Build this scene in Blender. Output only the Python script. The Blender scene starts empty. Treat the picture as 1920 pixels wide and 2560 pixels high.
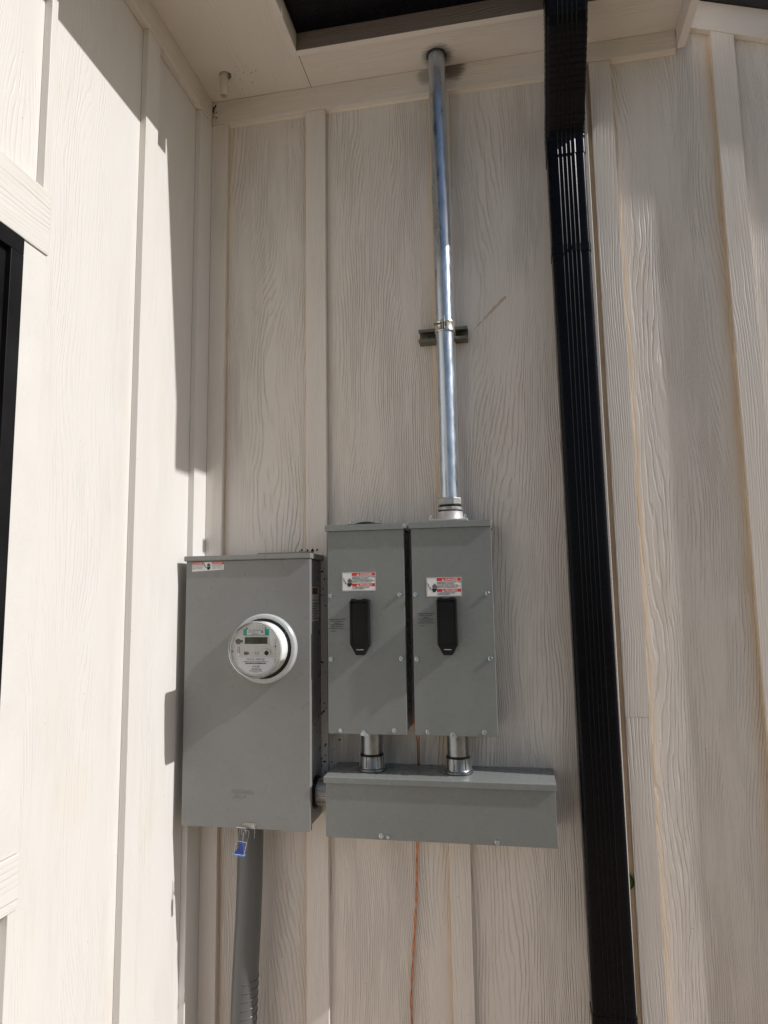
import bpy, bmesh, math, random
from mathutils import Vector, Matrix
random.seed(7)
S = bpy.context.scene
C = S.collection

# ------------------------------------------------------------------ camera, world, sun, exposure
CAM = Vector((1.0312, -2.15, 1.55))
yaw, pitch, roll, F = 0.186838975, 0.123541076, -0.0151496413, 1714.90
r0 = Vector((math.cos(yaw), math.sin(yaw), 0)); f0 = Vector((-math.sin(yaw), math.cos(yaw), 0)); u0 = Vector((0, 0, 1))
fw = f0 * math.cos(pitch) + u0 * math.sin(pitch); up = -f0 * math.sin(pitch) + u0 * math.cos(pitch)
rt = r0 * math.cos(roll) + up * math.sin(roll); up2 = -r0 * math.sin(roll) + up * math.cos(roll)
cd = bpy.data.cameras.new('camera'); cam = bpy.data.objects.new('camera', cd); C.objects.link(cam)
M = Matrix((rt, up2, -fw)).transposed().to_4x4(); M.translation = CAM
cam.matrix_world = M
cd.sensor_fit = 'VERTICAL'; cd.sensor_height = 36.0; cd.sensor_width = 27.0
cd.lens = F / 2560 * 36.0; cd.clip_start = 0.02; cd.clip_end = 2000
S.camera = cam
SUN = Vector((1.0, -0.10, 0.81))          # towards the sun
elev = math.atan2(SUN.z, math.hypot(SUN.x, SUN.y)); azim = math.atan2(SUN.x, SUN.y)
w = bpy.data.worlds.new('World'); S.world = w; w.use_nodes = True
nt = w.node_tree; nt.nodes.clear()
sky = nt.nodes.new('ShaderNodeTexSky'); sky.sky_type = 'NISHITA'; sky.sun_disc = False
sky.sun_elevation = elev; sky.sun_rotation = azim; sky.air_density = 1.0; sky.dust_density = 1.6; sky.ozone_density = 0.7
bg = nt.nodes.new('ShaderNodeBackground'); bg.inputs[1].default_value = 0.074
wo = nt.nodes.new('ShaderNodeOutputWorld')
nt.links.new(sky.outputs[0], bg.inputs[0]); nt.links.new(bg.outputs[0], wo.inputs[0])
sd = bpy.data.lights.new('sun', 'SUN'); sd.energy = 4.05; sd.angle = math.radians(0.53); sd.color = (1.0, 0.985, 0.965)
so = bpy.data.objects.new('sun', sd); C.objects.link(so); so.rotation_euler = SUN.to_track_quat('Z', 'Y').to_euler(); so.location = (6, -2, 8)
S.view_settings.view_transform = 'Standard'; S.view_settings.look = 'None'
S.view_settings.exposure = -0.07; S.view_settings.gamma = 1; S.view_settings.use_curve_mapping = False
S.render.engine = 'CYCLES'

# ------------------------------------------------------------------ materials
def newmat(name):
    m = bpy.data.materials.new(name); m.use_nodes = True
    n = m.node_tree.nodes; return m, n, m.node_tree.links, n['Principled BSDF']
def N(n, t, **k):
    x = n.new(t)
    for a, b in k.items(): setattr(x, a, b)
    return x
def mathn(n, l, op, a, b=None, c=None):
    x = n.new('ShaderNodeMath'); x.operation = op
    for i, v in enumerate((a, b, c)):
        if v is None: continue
        if isinstance(v, (int, float)): x.inputs[i].default_value = v
        else: l.new(v, x.inputs[i])
    return x.outputs[0]
def remap(n, l, v, a, b, c, d, smooth=False):
    x = n.new('ShaderNodeMapRange'); x.interpolation_type = 'SMOOTHSTEP' if smooth else 'LINEAR'
    l.new(v, x.inputs[0])
    for i, q in enumerate((a, b, c, d)): x.inputs[i + 1].default_value = q
    return x.outputs[0]
def noise(n, l, vec, scale, detail=2.0, rough=0.5, dist=0.0):
    x = n.new('ShaderNodeTexNoise'); x.inputs['Scale'].default_value = scale; x.inputs['Detail'].default_value = detail
    x.inputs['Roughness'].default_value = rough; x.inputs['Distortion'].default_value = dist
    l.new(vec, x.inputs['Vector']); return x.outputs['Fac']
def comb(n, l, a, b, c=None):
    x = n.new('ShaderNodeCombineXYZ')
    for i, v in enumerate((a, b, c)):
        if v is None: continue
        if isinstance(v, (int, float)): x.inputs[i].default_value = v
        else: l.new(v, x.inputs[i])
    return x.outputs[0]
def mixc(n, l, fac, a, b):
    x = n.new('ShaderNodeMix'); x.data_type = 'RGBA'
    l.new(fac, x.inputs[0]) if not isinstance(fac, float) else setattr(x.inputs[0], 'default_value', fac)
    for i, v in ((6, a), (7, b)):
        if isinstance(v, tuple): x.inputs[i].default_value = (*v, 1)
        else: l.new(v, x.inputs[i])
    return x.outputs[2]

def siding(name, direction, depth=0.0027, freq=124, base=(0.765, 0.708, 0.655), warp=0.20, stain=None, smudge=None, yellow=None, groove_shade=0.17):
    """painted fibre-cement with an embossed wood grain; direction says which way the grain runs"""
    m, n, l, p = newmat(name)
    tc = n.new('ShaderNodeTexCoord'); sp = n.new('ShaderNodeSeparateXYZ'); l.new(tc.outputs['Object'], sp.inputs[0])
    oi = n.new('ShaderNodeObjectInfo')
    x, y, z = sp.outputs
    if direction == 'vertical': ac, al = mathn(n, l, 'ADD', x, y), z
    elif direction == 'level': ac, al = z, mathn(n, l, 'ADD', x, y)
    elif direction == 'soffit_x': ac, al = mathn(n, l, 'ADD', y, z), x
    else: ac, al = mathn(n, l, 'ADD', x, z), y
    R = oi.outputs['Random']
    A = mathn(n, l, 'MULTIPLY_ADD', R, 37.3, ac); L = mathn(n, l, 'MULTIPLY_ADD', R, 91.7, al)
    w1 = noise(n, l, comb(n, l, mathn(n, l, 'MULTIPLY', A, 4.2), mathn(n, l, 'MULTIPLY', L, 0.95)), 1.0, 1.5, 0.45)
    w2 = noise(n, l, comb(n, l, mathn(n, l, 'MULTIPLY', A, 22), mathn(n, l, 'MULTIPLY', L, 3.6)), 1.0, 2.0, 0.5)
    w3 = noise(n, l, comb(n, l, mathn(n, l, 'MULTIPLY', A, 60), mathn(n, l, 'MULTIPLY', L, 14)), 1.0, 1.0)
    ph = mathn(n, l, 'MULTIPLY_ADD', w1, warp, A)
    w0 = noise(n, l, comb(n, l, mathn(n, l, 'MULTIPLY', A, 1.7), mathn(n, l, 'MULTIPLY', L, 0.35)), 1.0, 1.0)
    ph = mathn(n, l, 'MULTIPLY_ADD', w0, warp * 1.1, ph)
    ph = mathn(n, l, 'MULTIPLY_ADD', w2, 0.020, ph)
    ph = mathn(n, l, 'MULTIPLY_ADD', w3, 0.003, ph)
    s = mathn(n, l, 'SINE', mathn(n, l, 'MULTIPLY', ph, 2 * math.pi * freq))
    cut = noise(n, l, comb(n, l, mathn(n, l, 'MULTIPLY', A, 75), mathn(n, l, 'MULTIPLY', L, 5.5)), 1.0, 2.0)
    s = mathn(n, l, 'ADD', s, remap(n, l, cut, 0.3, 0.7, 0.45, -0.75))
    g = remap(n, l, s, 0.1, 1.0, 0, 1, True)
    amp = remap(n, l, noise(n, l, comb(n, l, mathn(n, l, 'MULTIPLY', A, 9), mathn(n, l, 'MULTIPLY', L, 1.6)), 1.0, 2.0), 0.36, 0.62, 0.08, 1.0)
    fib = noise(n, l, comb(n, l, mathn(n, l, 'MULTIPLY', A, 330), mathn(n, l, 'MULTIPLY', L, 14)), 1.0, 2.0, 0.6)
    pit = noise(n, l, comb(n, l, mathn(n, l, 'MULTIPLY', A, 700), mathn(n, l, 'MULTIPLY', L, 700)), 1.0, 1.0)
    h = mathn(n, l, 'MULTIPLY', g, mathn(n, l, 'MULTIPLY', amp, -1.0))
    h = mathn(n, l, 'MULTIPLY_ADD', fib, 0.42, h)
    h = mathn(n, l, 'MULTIPLY_ADD', w2, 0.9, h)
    h = mathn(n, l, 'MULTIPLY_ADD', pit, 0.06, h)
    b = n.new('ShaderNodeBump'); b.inputs['Strength'].default_value = 1.0; b.inputs['Distance'].default_value = depth
    l.new(h, b.inputs['Height']); l.new(b.outputs[0], p.inputs['Normal'])
    # colour: faint yellowed patches, shade of the grain grooves painted in as darker colour
    dirt = remap(n, l, noise(n, l, comb(n, l, mathn(n, l, 'MULTIPLY', A, 5), mathn(n, l, 'MULTIPLY', L, 1.8)), 1.0, 4.0, 0.6), 0.5, 0.8, 0, 1, True)
    col = mixc(n, l, mathn(n, l, 'MULTIPLY', dirt, 0.5), base, (base[0] * 0.97, base[1] * 0.9, base[2] * 0.80))
    col = mixc(n, l, mathn(n, l, 'MULTIPLY', g, groove_shade), col, (base[0] * 0.7, base[1] * 0.66, base[2] * 0.6))
    dots = n.new('ShaderNodeTexVoronoi'); dots.inputs['Scale'].default_value = 26
    l.new(tc.outputs['Object'], dots.inputs['Vector'])
    dn = noise(n, l, tc.outputs['Object'], 9.0, 1.0)
    dm = mathn(n, l, 'MULTIPLY', mathn(n, l, 'LESS_THAN', dots.outputs['Distance'], 0.035), mathn(n, l, 'GREATER_THAN', dn, 0.55))
    col = mixc(n, l, mathn(n, l, 'MULTIPLY', dm, 0.75), col, (0.16, 0.12, 0.08))
    if yellow:
        gy = n.new('ShaderNodeNewGeometry'); sy = n.new('ShaderNodeSeparateXYZ'); l.new(gy.outputs['Position'], sy.inputs[0])
        yn = remap(n, l, noise(n, l, comb(n, l, mathn(n, l, 'MULTIPLY', sy.outputs[0], 40), mathn(n, l, 'MULTIPLY', sy.outputs[2], 3.0)), 1.0, 4.0, 0.6), 0.35, 0.68, 0.15, 1.0)
        for (x0, wd, am) in yellow:
            dd = mathn(n, l, 'ABSOLUTE', mathn(n, l, 'SUBTRACT', sy.outputs[0], x0))
            f = mathn(n, l, 'MULTIPLY', remap(n, l, dd, 0.0, wd, am, 0.0, True), yn)
            col = mixc(n, l, f, col, (0.66, 0.49, 0.30))
    if stain:
        # a brown dribble with its own outline, on the paint itself
        (x0, z0), (x1, z1) = stain
        geo = n.new('ShaderNodeNewGeometry'); sg = n.new('ShaderNodeSeparateXYZ'); l.new(geo.outputs['Position'], sg.inputs[0])
        dx, dz = x1 - x0, z1 - z0; LL = dx * dx + dz * dz
        px = mathn(n, l, 'SUBTRACT', sg.outputs[0], x0); pz = mathn(n, l, 'SUBTRACT', sg.outputs[2], z0)
        t = mathn(n, l, 'ADD', mathn(n, l, 'MULTIPLY', px, dx / LL), mathn(n, l, 'MULTIPLY', pz, dz / LL))
        d = mathn(n, l, 'ABSOLUTE', mathn(n, l, 'SUBTRACT', mathn(n, l, 'MULTIPLY', px, dz / math.sqrt(LL)), mathn(n, l, 'MULTIPLY', pz, dx / math.sqrt(LL))))
        wob = noise(n, l, geo.outputs['Position'], 60.0, 3.0)
        d = mathn(n, l, 'MULTIPLY_ADD', wob, 0.014, mathn(n, l, 'SUBTRACT', d, 0.007))
        wid = remap(n, l, t, 0.0, 1.0, 0.0055, 0.0008)
        inside = mathn(n, l, 'MULTIPLY', mathn(n, l, 'GREATER_THAN', t, 0.0), mathn(n, l, 'LESS_THAN', t, 1.0))
        mk = mathn(n, l, 'MULTIPLY', mathn(n, l, 'LESS_THAN', d, wid), inside)
        col = mixc(n, l, mathn(n, l, 'MULTIPLY', mk, 0.6), col, (0.42, 0.23, 0.09))
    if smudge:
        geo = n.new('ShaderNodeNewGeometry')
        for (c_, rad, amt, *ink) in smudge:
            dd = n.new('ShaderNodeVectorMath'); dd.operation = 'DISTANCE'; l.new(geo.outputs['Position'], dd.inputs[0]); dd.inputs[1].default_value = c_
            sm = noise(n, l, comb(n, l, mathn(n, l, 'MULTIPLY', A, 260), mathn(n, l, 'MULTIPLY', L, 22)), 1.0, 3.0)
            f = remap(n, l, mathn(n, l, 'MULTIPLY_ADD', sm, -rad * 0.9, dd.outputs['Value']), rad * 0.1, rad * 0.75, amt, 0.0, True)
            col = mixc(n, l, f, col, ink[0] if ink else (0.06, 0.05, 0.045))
    l.new(col, p.inputs['Base Color'])
    rg = remap(n, l, w2, 0.3, 0.7, 0.42, 0.56); l.new(rg, p.inputs['Roughness'])
    p.inputs['Specular IOR Level'].default_value = 0.4
    return m

def paint(name, col, rough=0.4, spec=0.5, bump=0.0, bscale=300, var=0.08, metallic=0.0, scratch=0.0):
    m, n, l, p = newmat(name)
    tc = n.new('ShaderNodeTexCoord')
    v = noise(n, l, tc.outputs['Object'], 7.0, 4.0, 0.6)
    c = mixc(n, l, remap(n, l, v, 0.3, 0.7, 0, 1), tuple(q * (1 - var) for q in col), tuple(min(1, q * (1 + var)) for q in col))
    if scratch:
        sv = n.new('ShaderNodeTexVoronoi'); sv.inputs['Scale'].default_value = 55; l.new(tc.outputs['Object'], sv.inputs['Vector'])
        sn = noise(n, l, tc.outputs['Object'], 11.0, 2.0)
        k = mathn(n, l, 'MULTIPLY', mathn(n, l, 'LESS_THAN', sv.outputs['Distance'], 0.06), mathn(n, l, 'GREATER_THAN', sn, 0.6))
        c = mixc(n, l, mathn(n, l, 'MULTIPLY', k, scratch), c, (0.5, 0.5, 0.48))
    l.new(c, p.inputs['Base Color'])
    p.inputs['Metallic'].default_value = metallic; p.inputs['Specular IOR Level'].default_value = spec
    l.new(remap(n, l, noise(n, l, tc.outputs['Object'], 23.0, 3.0), 0.3, 0.7, rough * 0.85, rough * 1.15), p.inputs['Roughness'])
    if bump:
        b = n.new('ShaderNodeBump'); b.inputs['Distance'].default_value = bump
        l.new(noise(n, l, tc.outputs['Object'], bscale, 2.0), b.inputs['Height']); l.new(b.outputs[0], p.inputs['Normal'])
    return m

def galv(name, col=(0.62, 0.65, 0.68), rough=0.3, stretch=1.0, dark=0.5, met=0.95, bump=0.0002):
    m, n, l, p = newmat(name)
    tc = n.new('ShaderNodeTexCoord'); mp = n.new('ShaderNodeMapping'); l.new(tc.outputs['Object'], mp.inputs[0])
    mp.inputs['Scale'].default_value = (1, 1, stretch)
    v = noise(n, l, mp.outputs[0], 45, 4.0, 0.65)
    v2 = noise(n, l, mp.outputs[0], 8, 3.0, 0.6)
    c = mixc(n, l, remap(n, l, v, 0.35, 0.7, 0, 1), tuple(q * (1 - dark * 0.35) for q in col), col)
    c = mixc(n, l, remap(n, l, v2, 0.55, 0.75, 0, dark), c, tuple(q * 0.55 for q in col))
    l.new(c, p.inputs['Base Color']); p.inputs['Metallic'].default_value = met
    l.new(remap(n, l, v, 0.3, 0.7, rough * 0.8, rough * 1.4), p.inputs['Roughness'])
    b = n.new('ShaderNodeBump'); b.inputs['Distance'].default_value = bump
    l.new(v, b.inputs['Height']); l.new(b.outputs[0], p.inputs['Normal'])
    return m

def flat(name, col, rough=0.5, spec=0.5, **k):
    m, n, l, p = newmat(name)
    p.inputs['Base Color'].default_value = (*col, 1); p.inputs['Roughness'].default_value = rough
    p.inputs['Specular IOR Level'].default_value = spec
    for a, b in k.items(): p.inputs[a.replace('_', ' ')].default_value = b
    return m

YL = ((0.366, 0.03, 0.5), (0.808, 0.03, 0.8), (0.08, 0.022, 0.55), (1.398, 0.024, 0.8), (1.700, 0.045, 0.85), (1.235, 0.03, 0.5), (2.09, 0.04, 0.6))
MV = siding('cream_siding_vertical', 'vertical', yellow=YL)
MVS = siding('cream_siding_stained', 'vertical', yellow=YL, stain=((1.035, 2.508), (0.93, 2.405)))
MVL = siding('cream_siding_left', 'vertical', depth=0.0007, freq=120, base=(0.735, 0.715, 0.685), groove_shade=0.10, smudge=[((0.0, -0.655, 1.10), 0.09, 0.18, (0.72, 0.60, 0.46))])
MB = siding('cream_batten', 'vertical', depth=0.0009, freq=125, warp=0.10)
MBL = siding('cream_batten_left', 'vertical', depth=0.0004, freq=125, warp=0.08, base=(0.735, 0.712, 0.68), groove_shade=0.10)
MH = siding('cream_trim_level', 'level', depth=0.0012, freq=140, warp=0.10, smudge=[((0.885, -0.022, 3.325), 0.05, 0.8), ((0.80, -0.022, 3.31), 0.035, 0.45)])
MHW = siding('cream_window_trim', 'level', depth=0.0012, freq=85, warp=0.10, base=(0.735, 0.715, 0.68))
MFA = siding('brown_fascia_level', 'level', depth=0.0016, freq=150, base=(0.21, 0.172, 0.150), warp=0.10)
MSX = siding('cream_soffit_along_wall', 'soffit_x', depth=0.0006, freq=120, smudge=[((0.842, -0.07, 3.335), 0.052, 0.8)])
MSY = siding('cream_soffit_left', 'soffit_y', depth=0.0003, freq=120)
MSM = paint('cream_smooth_trim', (0.765, 0.708, 0.655), 0.5, bump=0.0005, bscale=160, var=0.02)
MSL = paint('cream_smooth_trim_left', (0.735, 0.715, 0.68), 0.5, bump=0.0006, bscale=110, var=0.03)
CAULK = paint('yellowed_caulk', (0.66, 0.52, 0.36), 0.5, var=0.15)
CAULKC = paint('cream_caulk', (0.74, 0.66, 0.57), 0.5, var=0.06)
GREY = paint('grey_enclosure_paint', (0.238, 0.240, 0.236), 0.30, 0.5, bump=0.00006, bscale=500, var=0.045, scratch=0.12)
GREEN = paint('grey_green_enclosure_paint', (0.208, 0.222, 0.217), 0.28, 0.5, bump=0.00006, bscale=500, var=0.045, scratch=0.3)
BLACKM = paint('black_gutter_enamel', (0.004, 0.004, 0.006), 0.27, 0.15, var=0.2)
BLACKP = paint('black_plastic', (0.008, 0.008, 0.009), 0.42, 0.25, var=0.4, bump=0.0001, bscale=200)
DKGREY = paint('grey_pvc', (0.115, 0.12, 0.122), 0.33, 0.5, var=0.06)
PVCW = paint('cream_painted_pvc', (0.62, 0.57, 0.50), 0.45, var=0.05)
GALV = galv('galvanised_tube', (0.58, 0.65, 0.74), 0.29, 0.3, 0.7, bump=0.00003)
CAST = galv('zinc_casting', (0.50, 0.50, 0.50), 0.42, 1, 0.9, 0.85, 0.0006)
NIP = galv('galvanised_nipple', (0.36, 0.37, 0.38), 0.30, 0.6, 0.8)
STRUT = galv('dull_strut_steel', (0.25, 0.24, 0.185), 0.42, 1, 0.6)
BOLT = galv('zinc_bolt', (0.50, 0.55, 0.60), 0.25, 1, 0.2)
CLAMP = galv('bright_clamp_steel', (0.78, 0.76, 0.70), 0.25, 1, 0.3)
HUBC = paint('cast_aluminium_hub', (0.50, 0.48, 0.48), 0.5, bump=0.0004, bscale=400, var=0.12, metallic=0.4)
COPPER = flat('copper_wire', (0.52, 0.18, 0.07), 0.35, Metallic=0.85)
WHITE = flat('label_white', (0.80, 0.80, 0.80), 0.4)
RED = flat('label_red', (0.62, 0.035, 0.03), 0.4)
INK = flat('label_ink', (0.015, 0.015, 0.018), 0.5)
TEAL = flat('label_teal', (0.02, 0.42, 0.36), 0.4)
RINGM = paint('light_grey_ring', (0.47, 0.49, 0.49), 0.3, var=0.03)
METERW = paint('meter_white_plastic', (0.84, 0.84, 0.83), 0.35, var=0.03)
FACE = paint('meter_face_plastic', (0.74, 0.725, 0.70), 0.4, var=0.03)
FACED = flat('meter_port_grey', (0.13, 0.12, 0.115), 0.4)
LCD = flat('lcd_olive', (0.10, 0.10, 0.065), 0.25)
LCDI = flat('lcd_ink', (0.012, 0.012, 0.012), 0.4)
BLUE = flat('seal_blue', (0.01, 0.06, 0.42), 0.3)
BLUEL = flat('seal_light_blue', (0.06, 0.30, 0.75), 0.3)
LEAF = flat('leaf_green', (0.07, 0.16, 0.02), 0.45)
SPECK = flat('dark_grime', (0.03, 0.022, 0.015), 0.9, 0.1)
BRASS = paint('dull_nickel_latch', (0.36, 0.33, 0.29), 0.35, var=0.2, metallic=0.8)
ROOF = paint('dark_roof_metal', (0.018, 0.02, 0.026), 0.4)
GLASSD = flat('window_pane_glass', (0.015, 0.018, 0.02), 0.03, 0.8)
def clear(name, tint=(0.99, 0.99, 0.99), refl=0.045):
    m = bpy.data.materials.new(name); m.use_nodes = True; n = m.node_tree.nodes; l = m.node_tree.links; n.clear()
    o = n.new('ShaderNodeOutputMaterial'); t = n.new('ShaderNodeBsdfTransparent'); g = n.new('ShaderNodeBsdfGlossy'); x = n.new('ShaderNodeMixShader')
    fr = n.new('ShaderNodeFresnel'); fr.inputs[0].default_value = 1.18
    t.inputs[0].default_value = (*tint, 1); g.inputs['Roughness'].default_value = 0.06; g.inputs[0].default_value = (1, 1, 1, 1)
    l.new(mathn(n, l, 'ADD', fr.outputs[0], refl - 0.04), x.inputs[0]); l.new(t.outputs[0], x.inputs[1]); l.new(g.outputs[0], x.inputs[2]); l.new(x.outputs[0], o.inputs[0])
    return m
CLEAR = clear('clear_meter_cover'); CLEAR2 = clear('clear_seal_case', (0.97, 0.98, 1.0), 0.045)
def ground_mat():
    m, n, l, p = newmat('dry_ground')
    tc = n.new('ShaderNodeTexCoord')
    a = noise(n, l, tc.outputs['Object'], 0.7, 6.0, 0.6); b_ = noise(n, l, tc.outputs['Object'], 30.0, 4.0, 0.7)
    c = mixc(n, l, remap(n, l, a, 0.35, 0.65, 0, 1), (0.46, 0.34, 0.24), (0.39, 0.29, 0.205))
    c = mixc(n, l, remap(n, l, b_, 0.4, 0.7, 0, 0.5), c, (0.24, 0.20, 0.14))
    sg = n.new('ShaderNodeSeparateXYZ'); l.new(tc.outputs['Object'], sg.inputs[0])
    ed = mathn(n, l, 'MULTIPLY_ADD', a, 1.5, sg.outputs[1])
    c = mixc(n, l, remap(n, l, ed, -4.2, -3.8, 1, 0), c, (0.060, 0.075, 0.028))
    l.new(c, p.inputs['Base Color']); p.inputs['Roughness'].default_value = 0.95
    bb = n.new('ShaderNodeBump'); bb.inputs['Distance'].default_value = 0.02; l.new(b_, bb.inputs['Height']); l.new(bb.outputs[0], p.inputs['Normal'])
    return m
GROUND = ground_mat()

# ------------------------------------------------------------------ mesh helpers (vertices are written in world metres)
ORG = {}
def thing(name, label, cat, loc, group=None):
    o = bpy.data.objects.new(name, None); C.objects.link(o); o.location = loc; o.empty_display_size = 0.05
    o['label'] = label; o['category'] = cat
    if group: o['group'] = group
    ORG[o.name] = Vector(loc); return o
def obj(name, bm, mat, parent=None, smooth=False, label=None, **props):
    me = bpy.data.meshes.new(name)
    org = ORG[parent.name] if parent is not None else Vector(props.pop('origin', (0, 0, 0)))
    bmesh.ops.translate(bm, verts=bm.verts, vec=-org)
    bmesh.ops.recalc_face_normals(bm, faces=bm.faces)
    bm.to_mesh(me); bm.free()
    if mat is not None: me.materials.append(mat)
    o = bpy.data.objects.new(name, me); C.objects.link(o)
    if smooth:
        ang = math.radians(35)
        for p in me.polygons: p.use_smooth = True
        me.set_sharp_from_angle(angle=ang)
    if parent is not None:
        o.parent = parent
    else:
        o.location = org
    ORG[o.name] = org
    if label: o['label'] = label
    for k, v in props.items(): o[k] = v
    return o
def box(bm, x0, x1, y0, y1, z0, z1, bev=0.0):
    r = bmesh.ops.create_cube(bm, size=1.0)
    v = r['verts']
    bmesh.ops.scale(bm, verts=v, vec=(abs(x1 - x0), abs(y1 - y0), abs(z1 - z0)))
    bmesh.ops.translate(bm, verts=v, vec=((x0 + x1) / 2, (y0 + y1) / 2, (z0 + z1) / 2))
    if bev > 0:
        e = list({e for q in v for e in q.link_edges})
        bmesh.ops.bevel(bm, geom=e, offset=bev, segments=2, profile=0.5, affect='EDGES')
    return bm
def B(*a, **k): return box(bmesh.new(), *a, **k)
def prism(bm, pts, axis, a, b, bev=0.0):
    """polygon pts (2D) extruded along axis from a to b. axis 'y': pts=(x,z); 'x': pts=(y,z); 'z': pts=(x,y)"""
    def P(q, t): return {'y': (q[0], t, q[1]), 'x': (t, q[0], q[1]), 'z': (q[0], q[1], t)}[axis]
    v0 = [bm.verts.new(P(q, a)) for q in pts]; v1 = [bm.verts.new(P(q, b)) for q in pts]
    n = len(pts); fs = [bm.faces.new(v0), bm.faces.new(v1[::-1])]
    for i in range(n): fs.append(bm.faces.new((v0[i], v1[i], v1[(i + 1) % n], v0[(i + 1) % n])))
    if bev > 0:
        bmesh.ops.bevel(bm, geom=list({e for f in fs for e in f.edges}), offset=bev, segments=1, affect='EDGES')
    return bm
def lathe(bm, prof, c, axis='z', seg=40, a0=0.0, a1=2 * math.pi):
    """profile of (radius, height) revolved about axis through c"""
    full = abs(a1 - a0 - 2 * math.pi) < 1e-6; rings = []
    for (r, h) in prof:
        ring = []
        for i in range(seg if full else seg + 1):
            t = a0 + (a1 - a0) * i / seg
            u, v = r * math.cos(t), r * math.sin(t)
            if axis == 'z': q = (c[0] + u, c[1] + v, c[2] + h)
            elif axis == 'y': q = (c[0] + u, c[1] + h, c[2] + v)
            else: q = (c[0] + h, c[1] + u, c[2] + v)
            ring.append(bm.verts.new(q))
        rings.append(ring)
    for a, b in zip(rings, rings[1:]):
        k = len(a)
        for i in range(k if full else k - 1): bm.faces.new((a[i], a[(i + 1) % k], b[(i + 1) % k], b[i]))
    return rings
def cyl(bm, r, c, h0, h1, axis='z', seg=32, ch=0.0):
    p = [(0.0001, h0), (r - ch, h0), (r, h0 + ch), (r, h1 - ch), (r - ch, h1), (0.0001, h1)] if ch else [(0.0001, h0), (r, h0), (r, h1), (0.0001, h1)]
    lathe(bm, p, c, axis, seg); return bm
def tube(bm, pts, r, seg=8, closed=False):
    pts = [Vector(p) for p in pts]; rings = []
    n = len(pts)
    ref = Vector((0.31, 0.9, 0.2)).normalized()
    for i, p in enumerate(pts):
        if closed: t = pts[(i + 1) % n] - pts[i - 1]
        else: t = pts[min(i + 1, n - 1)] - pts[max(i - 1, 0)]
        t.normalize(); u = t.cross(ref).normalized(); v = t.cross(u)
        rings.append([bm.verts.new(p + (u * math.cos(a) + v * math.sin(a)) * r) for a in [2 * math.pi * k / seg for k in range(seg)]])
    for i in range(n if closed else n - 1):
        a, b = rings[i], rings[(i + 1) % n]
        for k in range(seg): bm.faces.new((a[k], a[(k + 1) % seg], b[(k + 1) % seg], b[k]))
    if not closed: bm.faces.new(rings[0]); bm.faces.new(rings[-1][::-1])
    return bm
def hexbolt(bm, x, y, z, r=0.0058, h=0.0045, axis='y', rot=0.3, sgn=-1):
    """washer, hexagon head and a driver recess, sticking out along -axis"""
    c = (x, y, z)
    lathe(bm, [(0.0001, 0), (r * 1.25, 0), (r * 1.25, sgn * h * 0.25), (r * 1.0, sgn * h * 0.3)], c, axis, 16)
    lathe(bm, [(r, sgn * h * 0.25), (r, sgn * h * 0.85), (r * 0.8, sgn * h), (r * 0.45, sgn * h), (r * 0.4, sgn * h * 0.75), (0.0001, sgn * h * 0.75)], c, axis, 6, rot, rot + 2 * math.pi)
    return bm
def lettering(name, body, size, x, y, z, mat, parent, align='LEFT', extrude=0.0, sx=1.0, tilt=0.0, spacing=1.0, bold=0.0, label=None, normal='-y'):
    cu = bpy.data.curves.new(name, 'FONT'); cu.body = body; cu.size = size; cu.align_x = align; cu.extrude = extrude
    cu.offset = bold; cu.space_line = spacing; cu.resolution_u = 2
    tmp = bpy.data.objects.new(name + '_tmp', cu); C.objects.link(tmp)
    me = bpy.data.meshes.new_from_object(tmp); bpy.data.objects.remove(tmp); me.name = name
    bm = bmesh.new(); bm.from_mesh(me); bpy.data.meshes.remove(me)
    for v in bm.verts:
        a, b, c = v.co
        a *= sx
        a, b = a * math.cos(tilt) - b * math.sin(tilt), a * math.sin(tilt) + b * math.cos(tilt)
        if normal == '-y': v.co = (x + a, y - c, z + b)
        else: v.co = (x + c, y + a, z + b)
    return obj(name, bm, mat, parent, label=label)

# ------------------------------------------------------------------ ground
bm = bmesh.new(); g = [bm.verts.new(q) for q in ((-300, -300, 0), (300, -300, 0), (300, 300, 0), (-300, 300, 0))]; bm.faces.new(g)
go = obj('ground', bm, GROUND, None, kind='structure'); go['label'] = 'bare dry ground in front of the house walls'

# ------------------------------------------------------------------ walls
ZS = 3.335                    # soffit height
back = thing('house_wall', 'cream board-and-batten wall in the shade, behind the grey boxes and the pipe', 'wall', (0, 0, 0))
def panel(x0, x1, z0, z1, mat=MV, par=back):
    return obj('siding_panel', B(x0, x1, 0.0, 0.012, z0, z1), mat, par)
def batten(x0, x1, z0, z1, mat=MB, par=back, d=0.02, label=None):
    return obj('batten', B(x0, x1, -d, -0.0004, z0, z1, bev=0.0015), mat, par, label=label)
panel(0.012, 0.404, 0.0, ZS); panel(0.4043, 0.838, 0.0, ZS); panel(0.8383, 1.272, 0.0, ZS, MVS); panel(1.2723, 1.3330, 0.0, ZS)
batten(0.0205, 0.078, 0.0, 3.2445); batten(0.370, 0.440, 0.0, 3.2445); batten(0.809, 0.871, 0.0, 3.2445); batten(1.238, 1.3135, 0.0, 3.2445, MSM, d=0.0240)
obj('frieze_board', B(0.0205, 1.3135, -0.022, -0.0004, 3.2455, ZS - 0.001, bev=0.0015), MH, back)
obj('sheathing', B(-0.1, 3.4, 0.0125, 0.11, 0.0, ZS), MSM, back)
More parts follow.
